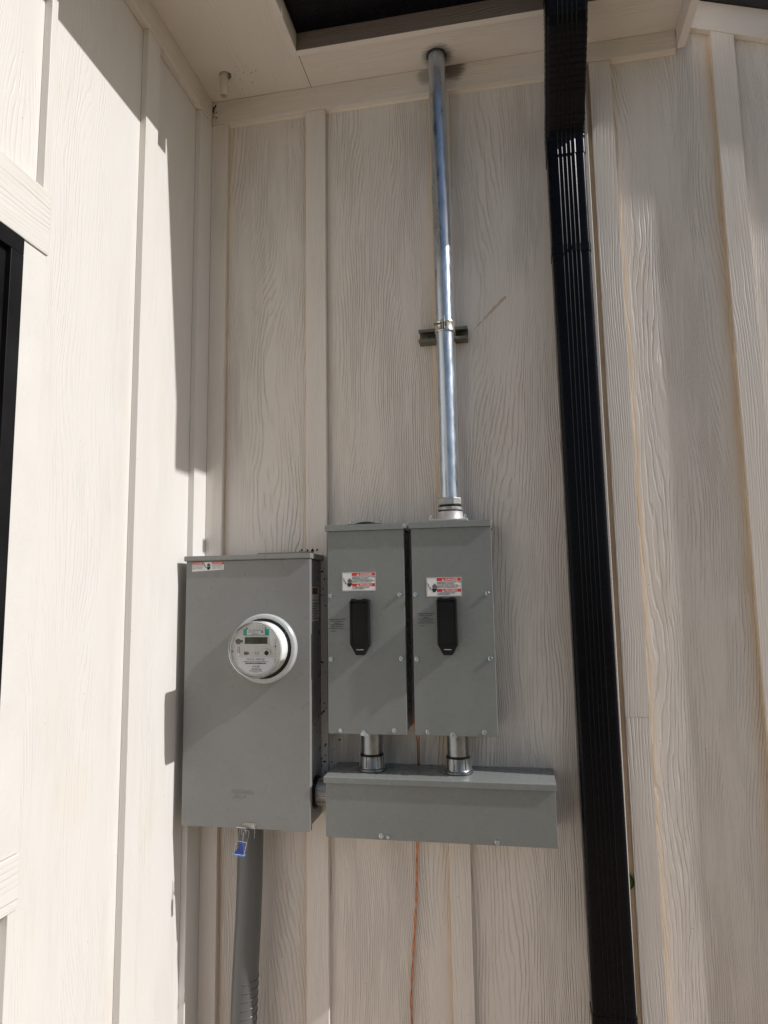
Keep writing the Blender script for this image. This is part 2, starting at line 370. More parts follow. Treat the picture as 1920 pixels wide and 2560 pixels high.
for (xa, za, zb) in ((0.0795, 0.0, 3.24), (0.8075, 0.0, 3.24), (0.4412, 2.2, 3.24), (0.8722, 2.9, 3.24)):
    bm = bmesh.new(); prism(bm, [(xa - 0.0018, -0.0004), (xa + 0.0018, -0.0004), (xa + 0.001, -0.004), (xa - 0.001, -0.004)], 'z', za, zb)
    obj('caulk_bead', bm, CAULK, back)
bm = bmesh.new(); prism(bm, [(-0.0004, 3.2455), (-0.0065, 3.2455), (-0.0004, 3.240)], 'x', 0.079, 1.237); obj('caulk_bead', bm, CAULKC, back)
obj('caulk_bead', B(1.3138, 1.3282, -0.003, -0.0003, 0.0, 3.266), CAULK, back)

right = thing('house_wall', 'cream board-and-batten wall catching low sun to the right of the black downspout', 'wall', (1.5, 0, 0))
panel(1.3335, 1.735, 0.0, 3.47, MV, right); panel(1.7353, 2.13, 0.0, 3.40, MV, right); panel(2.1303, 3.4, 0.0, 3.2, MV, right)
obj('batten', B(1.3285, 1.3955, -0.020, -0.0004, 1.1968, 3.266, bev=0.0003), MB, right)
obj('batten', B(1.329, 1.395, -0.0197, -0.0004, 0.0, 1.1965, bev=0.0003), MB, right)
def rz(x): return 3.338 - 0.36 * (x - 1.635)
for xb in (1.703, 2.09, 2.5, 2.93):
    bm = bmesh.new(); prism(bm, [(xb, 0), (xb + 0.066, 0), (xb + 0.066, rz(xb + 0.066) - 0.001), (xb, rz(xb) - 0.001)], 'y', -0.020, -0.0004); obj('batten', bm, MB, right)
bm = bmesh.new(); prism(bm, [(1.45, rz(1.45)), (3.4, rz(3.4)), (3.4, rz(3.4) + 0.10), (1.45, rz(1.45) + 0.10)], 'y', -0.022, -0.0004, 0.001)
obj('rake_board', bm, MH, right)
obj('frieze_board', B(1.3145, 1.598, -0.022, -0.0004, 3.2685, ZS - 0.001, bev=0.0015), MH, right)
for xa in (1.3967, 1.7018, 2.089):
    bm = bmesh.new(); prism(bm, [(xa - 0.002, -0.0004), (xa + 0.002, -0.0004), (xa + 0.0012, -0.006), (xa - 0.0012, -0.006)], 'z', 0, 3.262); obj('caulk_bead', bm, CAULK, right)
bm = bmesh.new(); prism(bm, [(-0.0004, 3.2685), (-0.0075, 3.2685), (-0.0004, 3.264)], 'x', 1.397, 1.598); obj('caulk_bead', bm, CAULKC, right)
bm = bmesh.new(); prism(bm, [(-0.0235, 3.2665), (-0.0035, 3.2665), (-0.0035, 3.2675), (-0.0235, 3.2675)], 'x', 1.3145, 1.598)

rk = thing('roof_edge', 'dark metal roof edge above the sloping trim at the top right', 'roof edge', (2.4, 0, 3.3))
bm = bmesh.new(); prism(bm, [(1.66, rz(1.66) + 0.1015), (3.4, rz(3.4) + 0.1015), (3.4, rz(3.4) + 0.24), (1.66, rz(1.66) + 0.24)], 'y', -0.055, 0.03, 0.002)
obj('drip_edge', bm, ROOF, rk)
bm = bmesh.new(); prism(bm, [(1.3, rz(1.3) + 0.245), (3.45, rz(3.45) + 0.245), (3.45, rz(3.45) + 0.275), (1.3, rz(1.3) + 0.275)], 'y', -0.075, 3.0); obj('roof_sheet', bm, ROOF, rk)

left = thing('house_wall', 'sunlit cream board-and-batten wall with a black window, on the left', 'wall', (0, -1.5, 0))
def lpanel(y0, y1, z0, z1, mat=MVL): return obj('siding_panel', B(-0.012, 0.0, y0, y1, z0, z1), mat, left)
def lbatten(y0, y1, z0, z1): return obj('batten', B(0.0004, 0.02, y0, y1, z0, z1, bev=0.0015), MBL, left)
lpanel(-0.42, -0.0004, 0, ZS); lpanel(-0.84, -0.4203, 0, ZS)
lpanel(-1.26, -0.8403, 2.32, ZS); lpanel(-1.66, -1.2603, 2.32, ZS); lpanel(-1.66, -0.8403, 0, 1.03); lpanel(-2.5, -1.6603, 0, ZS); lpanel(-3.6, -2.5003, 0, ZS)
lbatten(-0.107, -0.0010, 0, 3.2445); lbatten(-0.456, -0.388, 0, 3.2445); lbatten(-0.872, -0.851, 2.4755, 3.2445); lbatten(-0.872, -0.851, 0, 0.939)
lbatten(-1.28, -1.21, 2.4755, 3.2445); lbatten(-1.28, -1.21, 0, 0.939); lbatten(-1.70, -1.63, 2.4755, 3.2445); lbatten(-2.1, -2.03, 0, 3.2445); lbatten(-2.5, -2.43, 0, 3.2445)
obj('frieze_board', B(0.0004, 0.022, -3.6, -0.0235, 3.2455, ZS - 0.001, bev=0.0015), MH, left)
obj('sheathing', B(-0.11, -0.0125, -3.6, 0.0, 0.0, ZS), MSM, left)
win = obj('window', B(0.001, 0.030, -1.70, -0.9345, 2.283, 2.3205, bev=0.001), BLACKP, left)
WB = 1.05
def sub(name, bm, mat, par, **k): return obj(name, bm, mat, par, **k)
sub('frame', B(0.001, 0.030, -0.9715, -0.9345, WB, 2.2825, bev=0.001), BLACKP, win); sub('frame', B(0.001, 0.030, -1.70, -1.664, WB, 2.2825, bev=0.001), BLACKP, win)
sub('frame', B(0.001, 0.030, -1.6635, -0.972, WB, WB + 0.037, bev=0.001), BLACKP, win)
for a in ((-1.004, -0.972, WB + 0.037, 2.2825), (-1.6635, -1.632, WB + 0.037, 2.2825), (-1.6315, -1.0045, 2.251, 2.2825), (-1.6315, -1.0045, WB + 0.037, WB + 0.07)):
    sub('sash_rail', B(-0.004, 0.018, a[0], a[1], a[2], a[3], bev=0.001), BLACKP, win)
sub('pane', B(-0.002, 0.002, -1.631, -1.005, WB + 0.0705, 2.2505), GLASSD, win)
obj('window_head_trim', B(0.0004, 0.024, -1.79, -0.850, 2.3255, 2.4745, bev=0.0015), MHW, left)
obj('window_side_trim', B(0.0004, 0.020, -0.9335, -0.850, 1.0475, 2.3245, bev=0.0015), MSL, left)
obj('window_side_trim', B(0.0004, 0.020, -1.785, -1.7015, 1.0475, 2.3245, bev=0.0015), MSL, left)
obj('window_apron_trim', B(0.0004, 0.024, -1.79, -0.850, 0.940, 1.0465, bev=0.0015), MHW, left)
bm = bmesh.new(); prism(bm, [(0.0004, -0.8498), (0.0004, -0.8470), (0.006, -0.8492), (0.006, -0.8498)], 'z', 0.94, 2.47); obj('caulk_bead', bm, CAULK, left)
bm = bmesh.new(); prism(bm, [(0.0202, -0.9345), (0.0202, -0.932), (0.0235, -0.9345)], 'z', 1.05, 2.32)
bm.free()

# filled nail heads down the battens
rn = random.Random(11)
for (xn, wl) in ((0.405, back), (0.84, back)):
    z_ = 0.35 + rn.random() * 0.2
    while z_ < 3.2:
        bm = bmesh.new(); lathe(bm, [(0.0001, -0.0008), (0.0026, -0.0006), (0.0036, 0.0)], (xn + rn.uniform(-0.012, 0.012), -0.0200, z_), 'y', 10)
        obj('nail_head', bm, MSM, wl, smooth=True); z_ += 0.40 + rn.uniform(-0.04, 0.04)
# ------------------------------------------------------------------ eaves
ev = thing('eave', 'cream boxed eave over the grey boxes, its soffit drilled for the steel pipe', 'eave', (0.9, 0, ZS))
def plate_with_hole(x0, x1, y0, y1, z0, z1, hx, hy, hr):
    bm = bmesh.new(); k = 32; out = []; inn = []
    for i in range(k):
        t = 2 * math.pi * i / k; c, s = math.cos(t), math.sin(t)
        tx = ((x1 - hx) / c if c > 1e-9 else (x0 - hx) / c if c < -1e-9 else 1e9)
        ty = ((y1 - hy) / s if s > 1e-9 else (y0 - hy) / s if s < -1e-9 else 1e9)
        m = min(tx, ty); out.append((hx + c * m, hy + s * m)); inn.append((hx + c * hr, hy + s * hr))
    # put square corners in
    cor = [(x0, y0), (x1, y0), (x1, y1), (x0, y1)]
    lo = [bm.verts.new((*q, z0)) for q in out]; li = [bm.verts.new((*q, z0)) for q in inn]; ti = [bm.verts.new((*q, z1)) for q in inn]
    for i in range(k):
        j = (i + 1) % k
        a, b = out[i], out[j]
        extra = None
        for q in cor:
            if (abs(a[0] - q[0]) < 1e-7 and abs(b[1] - q[1]) < 1e-7) or (abs(b[0] - q[0]) < 1e-7 and abs(a[1] - q[1]) < 1e-7):
                if abs(a[0] - b[0]) > 1e-7 and abs(a[1] - b[1]) > 1e-7: extra = bm.verts.new((*q, z0))
        f = [li[i], lo[i]] + ([extra] if extra else []) + [lo[j], li[j]]
        bm.faces.new(f); bm.faces.new((li[i], li[j], ti[j], ti[i]))
    return bm
PX, PY = 0.8385, -0.0725
obj('soffit_panel', plate_with_hole(0.3925, 1.599, -0.1855, 0.0, ZS, ZS + 0.02, PX, PY, 0.0335), MSX, ev)
obj('fascia_board', B(0.396, 1.599, -0.2045, -0.186, ZS - 0.0165, 3.52, bev=0.001), MFA, ev)
obj('edge_strip', B(0.396, 1.599, -0.2052, -0.1845, ZS - 0.0185, ZS - 0.0168, bev=0.0004), MSM, ev)
obj('end_board', B(1.5995, 1.624, -0.36, -0.0225, 3.268, 3.52, bev=0.0015), MSM, ev)
obj('roof_sheet', prism(bmesh.new(), [(-0.36, 3.525), (3.0, 4.9), (3.0, 4.93), (-0.36, 3.555)], 'x', 0.2, 1.64), ROOF, ev)
el = thing('eave', 'cream boxed eave of the left wall with the small drain pipe through it', 'eave', (0.2, -1, ZS))
obj('soffit_panel', plate_with_hole(0.0, 0.3905, -0.55, 0.0, ZS, ZS + 0.02, 0.119, -0.133, 0.0205), MSY, el)
obj('soffit_panel', B(0.0, 0.3905, -3.6, -0.5502, ZS, ZS + 0.02), MSY, el)
obj('fascia_board', B(0.376, 0.3955, -3.6, -0.1835, ZS - 0.0165, 3.52, bev=0.001), MH, el)
obj('edge_strip', B(0.362, 0.3755, -3.6, -0.1865, ZS - 0.002, ZS + 0.001), MSM, el)
obj('roof_sheet', prism(bmesh.new(), [(0.56, 3.525), (-3.0, 4.9), (-3.0, 4.93), (0.56, 3.555)], 'y', -3.7, 3.0), ROOF, el)

# ------------------------------------------------------------------ gutters
def gutter_profile(w, h): return [(0, 0), (-w * 0.93, 0), (-w * 0.95, 0.02), (-w * 0.97, 0.055), (-w, 0.075), (-w, h), (-w + 0.012, h), (-w + 0.012, h - 0.004), (-w + 0.004, h - 0.004), (-w + 0.004, 0.078), (-w * 0.94, 0.06), (-w * 0.91, 0.024), (-w * 0.90, 0.004), (-0.004, 0.004), (-0.004, h), (0, h)]
gb = thing('gutter', 'black gutter along the eave above the steel pipe', 'gutter', (1.0, -0.28, 3.39))
bm = bmesh.new(); prism(bm, [(-0.2065 + a, 3.379 + b) for a, b in gutter_profile(0.152, 0.125)], 'x', 0.3975, 1.6); obj('trough', bm, BLACKM, gb)
obj('corner_strap', B(0.552, 0.572, -0.33, -0.215, 3.3775, 3.3788), BLACKM, gb)
gl = thing('gutter', 'black gutter running towards the viewer along the left eave', 'gutter', (0.47, -2, 3.39))
bm = bmesh.new(); prism(bm, [(0.396 - a, 3.379 + b) for a, b in gutter_profile(0.152, 0.125)], 'y', -3.6, -0.3605); obj('trough', bm, BLACKM, gl)

# ------------------------------------------------------------------ downspout
ds = thing('downspout', 'black fluted metal downspout with a crimped elbow at the top', 'downspout', (1.238, -0.05, 0))
DX, DY = 1.2375, -0.050
W2, D2 = 0.0575, 0.038
def ds_section(flutes=True):
    pts = []; rc = 0.012
    def arc(cx, cy, a0):
        for i in range(6):
            t = math.radians(a0 + 90 * i / 5); pts.append((cx + rc * math.cos(t), cy + rc * math.sin(t)))
    arc(W2 - rc, D2 - rc, 0); arc(-W2 + rc, D2 - rc, 90); arc(-W2 + rc, -D2 + rc, 180)
    if flutes:
        for i in range(5):
            c = -0.025 + i * 0.0125
            for dx, dy in ((-0.0016, 0), (-0.0006, -0.0020), (0.0002, -0.0020), (0.0030, 0)): pts.append((c + dx, -D2 + dy))
    arc(W2 - rc, -D2 + rc, 270)
    return pts
SEC = ds_section()
def sweep(bm, path, sec, scales=None, lean=None, cap=True):
    rings = []
    for i, (y, z) in enumerate(path):
        a = path[max(i - 1, 0)]; b = path[min(i + 1, len(path) - 1)]
        ty, tz = b[0] - a[0], b[1] - a[1]; L = math.hypot(ty, tz); ty /= L; tz /= L
        s = scales[i] if scales else 1.0
        ring = []
        for (u, v) in sec:
            xx = DX + u * s + (lean(z) if lean else 0)
            ring.append(bm.verts.new((xx, y + v * s * tz, z - v * s * ty)))
        rings.append(ring)
    k = len(sec)
    for a, b in zip(rings, rings[1:]):
        for i in range(k): bm.faces.new((a[i], a[(i + 1) % k], b[(i + 1) % k], b[i]))
    if cap: bm.faces.new(rings[0]); bm.faces.new(rings[-1][::-1])
    return bm
lean = lambda z: (2.9 - z) * 0.0045
bm = bmesh.new(); sweep(bm, [(DY, 0.06), (DY, 1.0), (DY, 2.0), (DY, 2.935)], SEC, lean=lean); obj('pipe', bm, BLACKM, ds, smooth=True)
# elbow: path in y,z with rounded corners
def polyarc(ctrl, rad, n=10):
    out = [ctrl[0]]
    for p0, p1, p2 in zip(ctrl, ctrl[1:], ctrl[2:]):
        a = Vector(p0) - Vector(p1); b = Vector(p2) - Vector(p1); a.normalize(); b.normalize()
        half = a.angle(b) / 2; d = rad / math.tan(half)
        s = Vector(p1) + a * d; e = Vector(p1) + b * d
        for i in range(n + 1):
            t = i / n; q = (1 - t) ** 2 * s + 2 * t * (1 - t) * Vector(p1) + t * t * e; out.append((q.x, q.y))
    out.append(ctrl[-1]); return out
ctrl = [(DY, 2.915), (DY, 3.0), (-0.265, 3.225), (-0.285, 3.40)]
raw = polyarc(ctrl, 0.10, 12)
path = []
for a, b in zip(raw, raw[1:]):
    L = math.hypot(b[0] - a[0], b[1] - a[1]); k = max(1, int(L / 0.0025))
    for i in range(k): path.append((a[0] + (b[0] - a[0]) * i / k, a[1] + (b[1] - a[1]) * i / k))
path.append(raw[-1])
acc = 0; sc = []
for i, q in enumerate(path):
    if i: acc += math.hypot(q[0] - path[i - 1][0], q[1] - path[i - 1][1])
    crimp = 0.05 < acc < 0.47 and not (0.155 < acc < 0.195)
    ph = (acc / 0.0165) % 1.0
    sc.append(1.035 + (0.028 * (ph if ph < 0.85 else (1 - ph) / 0.15 * 0.85) if crimp else 0.0))
bm = bmesh.new(); sweep(bm, path, ds_section(), sc); obj('crimped_elbow', bm, BLACKM, ds, smooth=True)
# strap round the pipe
sec2 = [(u * 1.03 + 0, v * 1.04) for u, v in ds_section(False)]
bm = bmesh.new(); sweep(bm, [(DY, 2.592), (DY, 2.617)], sec2, lean=lean); st = obj('strap', bm, BLACKM, ds, smooth=True)
bm = bmesh.new(); hexbolt(bm, DX + 0.002, DY - D2 * 1.04 - 0.0003, 2.6045, 0.004, 0.003); obj('screw', bm, BLACKM, st)
bm = bmesh.new(); sweep(bm, [(DY, 0.40), (DY, 0.425)], sec2, lean=lean); obj('strap', bm, BLACKM, ds, smooth=True)

# ------------------------------------------------------------------ little drain pipe in the soffit
dp = thing('drain_pipe', 'short cream plastic pipe stub hanging from the soffit in the corner', 'pipe', (0.115, -0.135, 3.28))
bm = bmesh.new(); lathe(bm, [(0.0135, 0.12), (0.0135, 0.002), (0.0128, 0), (0.0108, 0), (0.0102, 0.002), (0.0102, 0.12)], (0.115, -0.135, 3.258), 'z', 28); obj('pipe', bm, PVCW, dp, smooth=True)

# ------------------------------------------------------------------ meter enclosure
mb = thing('meter_box', 'large grey metal meter box with the round meter in its front, lower left', 'meter box', (0.226, 0, 0.887))
obj('body', B(0.036, 0.420, -0.146, -0.022, 0.893, 1.668, bev=0.002), GREY, mb)
obj('cover', B(0.0285, 0.427, -0.1655, -0.1462, 0.886, 1.6685, bev=0.0012), GREY, mb)
cap = bmesh.new(); prism(cap, [(-0.0205, 1.6865), (-0.172, 1.6850), (-0.1725, 1.6715), (-0.168, 1.6715), (-0.168, 1.6695), (-0.0205, 1.6695)], 'x', 0.0235, 0.4305, 0.0006); obj('top_cap', cap, GREY, mb)
obj('mounting_strap', B(0.205, 0.395, -0.0215, -0.0205, 1.66, 1.699), STRUT, mb)
bm = bmesh.new(); lathe(bm, [(0.1025, 0.0), (0.1025, -0.010), (0.0985, -0.0155), (0.0925, -0.017), (0.088, -0.0165), (0.0875, -0.006), (0.0875, 0.0)], (0.2865, -0.1656, 1.4035), 'y', 72); obj('socket_ring', bm, RINGM, mb, smooth=True)
lettering('embossed_lettering', 'MILBANK', 0.0165, 0.189, -0.1657, 0.9855, GREY, mb, extrude=0.0004, sx=1.02)
lettering('embossed_lettering', 'M F G.  C O.', 0.007, 0.196, -0.1657, 0.974, GREY, mb, extrude=0.0006)
# warning label on the cover
def hand(par, x, z, h, y, name='hand_symbol'):
    """black shocked hand with a jagged current arrow"""
    bm = bmesh.new(); s = h
    y1, y2 = y, y - 0.0003
    prism(bm, [(x + 0.38 * s, z + 0.02 * s), (x + 0.62 * s, z + 0.02 * s), (x + 0.78 * s, z + 0.22 * s), (x + 0.80 * s, z + 0.42 * s), (x + 0.34 * s, z + 0.42 * s), (x + 0.26 * s, z + 0.30 * s)], 'y', y1, y2)
    for i, (fx, ft) in enumerate(((0.34, 0.76), (0.46, 0.90), (0.58, 0.88), (0.70, 0.74))):
        prism(bm, [(x + fx * s, z + 0.455 * s), (x + (fx + 0.085) * s, z + 0.455 * s), (x + (fx + 0.085) * s, z + ft * s), (x + (fx + 0.02) * s, z + (ft + 0.03) * s), (x + fx * s, z + (ft - 0.02) * s)], 'y', y1, y2)
    pl = [(-0.28, 0.98), (-0.05, 0.80), (-0.10, 0.62), (0.12, 0.50), (0.02, 0.38), (0.26, 0.33)]
    for a, b in zip(pl, pl[1:]):
        d = Vector((b[0] - a[0], b[1] - a[1])).normalized() * 0.028; nn = Vector((-d.y, d.x))
        prism(bm, [(x + (a[0] + nn.x) * s, z + (a[1] + nn.y) * s), (x + (b[0] + nn.x) * s, z + (b[1] + nn.y) * s), (x + (b[0] - nn.x) * s, z + (b[1] - nn.y) * s), (x + (a[0] - nn.x) * s, z + (a[1] - nn.y) * s)], 'y', y1, y2)
    return obj(name, bm, INK, par)
def warn_tri(par, x, z, s, y):
    bm = bmesh.new(); prism(bm, [(x, z), (x + s, z), (x + s / 2, z + s * 0.88)], 'y', y, y - 0.0002); o = obj('warning_triangle', bm, WHITE, par)
    bm = bmesh.new(); prism(bm, [(x + s * 0.45, z + s * 0.30), (x + s * 0.55, z + s * 0.30), (x + s * 0.58, z + s * 0.64), (x + s * 0.42, z + s * 0.64)], 'y', y - 0.00022, y - 0.0003)
    prism(bm, [(x + s * 0.45, z + s * 0.12), (x + s * 0.55, z + s * 0.12), (x + s * 0.55, z + s * 0.22), (x + s * 0.45, z + s * 0.22)], 'y', y - 0.00022, y - 0.0003)
    obj('exclamation_mark', bm, RED, par)
lb = obj('warning_label', prism(bmesh.new(), [(0.048, 1.637), (0.152, 1.6415), (0.1535, 1.6655), (0.0475, 1.6655)][::-1], 'y', -0.1657, -0.1661), WHITE, mb)
yl = -0.1662
for (xa, xb, word) in ((0.0475, 0.0855, 'DANGER'), (0.1125, 0.1532, 'PELIGRO')):
    obj('red_band', B(xa, xb, yl - 0.0001, yl, 1.6580, 1.6653), RED, lb)
    lettering('lettering', word, 0.0066, xa + 0.0085, yl - 0.00035, 1.6594, WHITE, lb, bold=0.0001)
    warn_tri(lb, xa + 0.0015, 1.6590, 0.006, yl - 0.0003)
    lettering('lettering', 'HAZARDOUS VOLTAGE\nWILL CAUSE SEVERE\nINJURY OR DEATH.' if word == 'DANGER' else 'TENSION PELIGROSA\nPUEDE CAUSAR LA\nMUERTE O LESIONES', 0.0038, xa + 0.001, yl - 0.0001, 1.6535, INK, lb, spacing=1.1)
hand(lb, 0.0905, 1.6415, 0.0225, yl)
# paper label on the right side of the body
sl = obj('rating_label', B(0.4202, 0.4206, -0.125, -0.050, 1.545, 1.585), FACE, mb)
obj('lettering', B(0.42065, 0.4208, -0.120, -0.062, 1.562, 1.582), flat('rust_print', (0.18, 0.06, 0.03), 0.5), sl)
s2 = obj('rating_label', B(0.4202, 0.4206, -0.125, -0.050, 1.480, 1.543), FACE, mb)
bm = bmesh.new()
for k in range(7): box(bm, 0.42065, 0.4208, -0.120, -0.055 - 0.01 * (k % 3), 1.532 - k * 0.0075, 1.5345 - k * 0.0075)
obj('lettering', bm, INK, s2)
# latch at the bottom edge
lt = obj('latch', prism(bmesh.new(), [(0.2165, 0.8935), (0.2285, 0.9035), (0.2570, 0.9030), (0.2632, 0.8985), (0.2640, 0.8925), (0.2590, 0.8868), (0.2505, 0.8868), (0.2450, 0.8915), (0.2165, 0.8895)], 'y', -0.1658, -0.1685, 0.0004), BRASS, mb)
bm = bmesh.new(); hexbolt(bm, 0.2567, -0.1686, 0.8945, 0.0042, 0.004); obj('screw', bm, BOLT, lt)
bm = bmesh.new(); tube(bm, [(0.2075, -0.176, 0.8925), (0.2380, -0.176, 0.8905)], 0.0014); obj('hasp_pin', bm, BOLT, lt)
bm = bmesh.new(); tube(bm, [(0.2285 + 0.0065 * math.cos(t), -0.175, 0.8795 + 0.0075 * math.sin(t)) for t in [2 * math.pi * k / 20 for k in range(20)]], 0.0013, 8, True)
tube(bm, [(0.221, -0.175, 0.889), (0.2245, -0.175, 0.8855)], 0.0013); obj('hasp_ring', bm, BRASS, lt, smooth=True)

# ------------------------------------------------------------------ meter
MX, MZ = 0.2865, 1.4048
me_ = thing('electric_meter', 'round glass-fronted electric meter plugged into the large grey box', 'meter', (MX, -0.17, MZ))
bm = bmesh.new(); lathe(bm, [(0.0001, -0.166), (0.0872, -0.166), (0.0872, -0.184), (0.083, -0.186), (0.080, -0.186)], (MX, 0, MZ), 'y', 72); obj('gasket', bm, BLACKP, me_, smooth=True)
bm = bmesh.new(); lathe(bm, [(0.079, -0.184), (0.0765, -0.238), (0.0001, -0.238)], (MX, 0, MZ), 'y', 72); obj('inner_housing', bm, METERW, me_, smooth=True)
bm = bmesh.new(); lathe(bm, [(0.0845, -0.184), (0.0845, -0.188), (0.0822, -0.190), (0.0815, -0.244), (0.0800, -0.2495), (0.0760, -0.2515), (0.0735, -0.2495), (0.0001, -0.2495)], (MX, 0, MZ), 'y', 72); obj('clear_cover', bm, CLEAR, me_, smooth=True)
bm = bmesh.new(); lathe(bm, [(0.0815, -0.243), (0.0812, -0.2465), (0.0785, -0.2500), (0.0770, -0.2485), (0.0775, -0.243)], (MX, 0, MZ), 'y', 72); obj('cover_rim', bm, RINGM, me_, smooth=True)
fp = bmesh.new(); lathe(fp, [(0.0001, -0.2385), (0.0765, -0.2385), (0.0765, -0.2405), (0.0001, -0.2405)], (MX, 0, MZ), 'y', 72); fp = obj('face_plate', fp, FACE, me_, smooth=True)
Y0 = -0.2407
def mx(u): return MX + u
# teal label
tl = obj('meter_label', B(mx(-0.0375), mx(0.0415), Y0 - 0.0006, Y0, MZ + 0.0415, MZ + 0.0595), TEAL, fp, label='teal label with a white centre')
ORG_fp = fp
def face(name, x0, x1, z0, z1, mat, y=0.0, t=0.0004, bev=0): return obj(name, B(mx(x0), mx(x1), Y0 - y - t, Y0 - y, MZ + z0, MZ + z1, bev=bev), mat, fp)
face('label_patch', -0.0265, 0.0285, 0.0425, 0.0588, WHITE, 0.0008)
lettering('lettering', 'INDUSTRIAL METERING  3W\nLISTED  UL', 0.0042, mx(-0.022), Y0 - 0.0014, MZ + 0.0535, INK, fp)
lettering('lettering', '||||||||||||||||||', 0.0042, mx(-0.012), Y0 - 0.0014, MZ + 0.0440, INK, fp)
bm = bmesh.new(); lathe(bm, [(0.0012, 0), (0.0028, 0), (0.0028, -0.0002), (0.0012, -0.0002)], (mx(0.0205), Y0 - 0.0013, MZ + 0.0505), 'y', 16); obj('round_mark', bm, INK, fp)
# display
dsp = bmesh.new(); x0, x1, z0, z1 = -0.0355, 0.0405, 0.0135, 0.0395
box(dsp, mx(x0), mx(x1), Y0 - 0.003, Y0, MZ + z1 - 0.003, MZ + z1, bev=0.0004); box(dsp, mx(x0), mx(x1), Y0 - 0.003, Y0, MZ + z0, MZ + z0 + 0.003, bev=0.0004)
box(dsp, mx(x0), mx(x0) + 0.003, Y0 - 0.0029, Y0, MZ + z0, MZ + z1, bev=0.0004); box(dsp, mx(x1) - 0.003, mx(x1), Y0 - 0.0029, Y0, MZ + z0, MZ + z1, bev=0.0004)
obj('display_frame', dsp, METERW, fp)
face('display', x0 + 0.003, x1 - 0.003, z0 + 0.003, z1 - 0.003, LCD, 0.0, 0.0004)
bm = bmesh.new()
def seg8(bm, x, z, w_, h_, small=False):
    t = 0.0009
    for (a, b, c, d) in ((0, w_, h_ - t, h_), (0, w_, h_ / 2 - t / 2, h_ / 2 + t / 2), (0, w_, 0, t), (0, t, 0.0004, h_ / 2 - 0.0004), (0, t, h_ / 2 + 0.0004, h_ - 0.0004), (w_ - t, w_, 0.0004, h_ / 2 - 0.0004), (w_ - t, w_, h_ / 2 + 0.0004, h_ - 0.0004)):
        box(bm, x + a, x + b, Y0 - 0.0008, Y0 - 0.0005, z + c, z + d)
for k in range(6): seg8(bm, mx(-0.0115 + k * 0.0056), MZ + 0.0195, 0.0042, 0.0135)
for k in range(3): seg8(bm, mx(-0.0300 + k * 0.0052), MZ + 0.0215, 0.0036, 0.0105)
for k in range(4): box(bm, mx(0.0235), mx(0.0330), Y0 - 0.0008, Y0 - 0.0005, MZ + 0.0205 + k * 0.0035, MZ + 0.0218 + k * 0.0035)
obj('display_digits', bm, LCDI, fp)
# ports, magnets, vents
bm = bmesh.new(); lathe(bm, [(0.0001, -0.0015), (0.0078, -0.0015), (0.0082, 0)], (mx(-0.0535), Y0, MZ + 0.0235), 'y', 28); box(bm, mx(-0.047), mx(-0.0395), Y0 - 0.0014, Y0, MZ + 0.021, MZ + 0.0275); obj('optical_port', bm, FACED, fp, smooth=True)
for (cx_, cz_, dx_, dz_) in ((-0.0515, -0.0125, 0, 1), (0.0165, -0.0095, -1, 0)):
    bm = bmesh.new(); cyl(bm, 0.0044, (mx(cx_), Y0, MZ + cz_), -0.0012, 0.0, 'y', 20, 0.0003); obj('key_slot', bm, METERW, fp, smooth=True)
    bm = bmesh.new()
    for o_ in (-0.0026, 0.0026):
        if dz_: box(bm, mx(cx_ + o_) - 0.0004, mx(cx_ + o_) + 0.0004, Y0 - 0.0006, Y0 - 0.0001, MZ + cz_ + 0.004, MZ + cz_ + 0.0215)
        else: box(bm, mx(cx_ - 0.0195), mx(cx_ - 0.004), Y0 - 0.0006, Y0 - 0.0001, MZ + cz_ + o_ - 0.0004, MZ + cz_ + o_ + 0.0004)
    obj('slot_line', bm, INK, fp)
bm = bmesh.new(); box(bm, mx(-0.035), mx(-0.024), Y0 - 0.0008, Y0, MZ - 0.0145, MZ - 0.0055, bev=0.0003); box(bm, mx(-0.0238), mx(-0.0195), Y0 - 0.0008, Y0, MZ - 0.0125, MZ - 0.0075, bev=0.0002); obj('plug_mark', bm, FACED, fp)
bm = bmesh.new(); lathe(bm, [(0.0001, -0.007), (0.0075, -0.007), (0.0100, -0.004), (0.0105, 0)], (mx(0.0375), Y0, MZ - 0.0075), 'y', 28); obj('round_button', bm, METERW, fp, smooth=True)
bm = bmesh.new(); lathe(bm, [(0.0001, -0.0004), (0.0066, -0.0004), (0.0066, 0)], (mx(0.0360), Y0 - 0.0071, MZ - 0.0085), 'y', 24); obj('button_centre', bm, INK, fp, smooth=True)
VL = [(-0.024 + k * 0.009, -0.0236 + k * 0.009, 0.062, 0.071) for k in range(7)] + [(0.061, 0.0745 if k in (3, 4, 5) else 0.071, -0.034 + k * 0.0078, -0.0336 + k * 0.0078) for k in range(9)]
VL += [(-0.072, -0.061, -0.026 + k * 0.0078, -0.0256 + k * 0.0078) for k in range(6)] + [(0.0595, 0.0600, -0.038, 0.034)]
for (a, b, c, d) in VL: obj('vent_line', B(mx(a), mx(b), Y0 - 0.0005, Y0 - 0.0001, MZ + c, MZ + d), FACED, fp)
for (u, v) in ((-0.027, 0.0620), (0.031, 0.0625), (0.0602, 0.010), (-0.071, -0.004)): face('clip', u - 0.002, u + 0.002, v - 0.0018, v + 0.0012, INK, 0.0, 0.001)
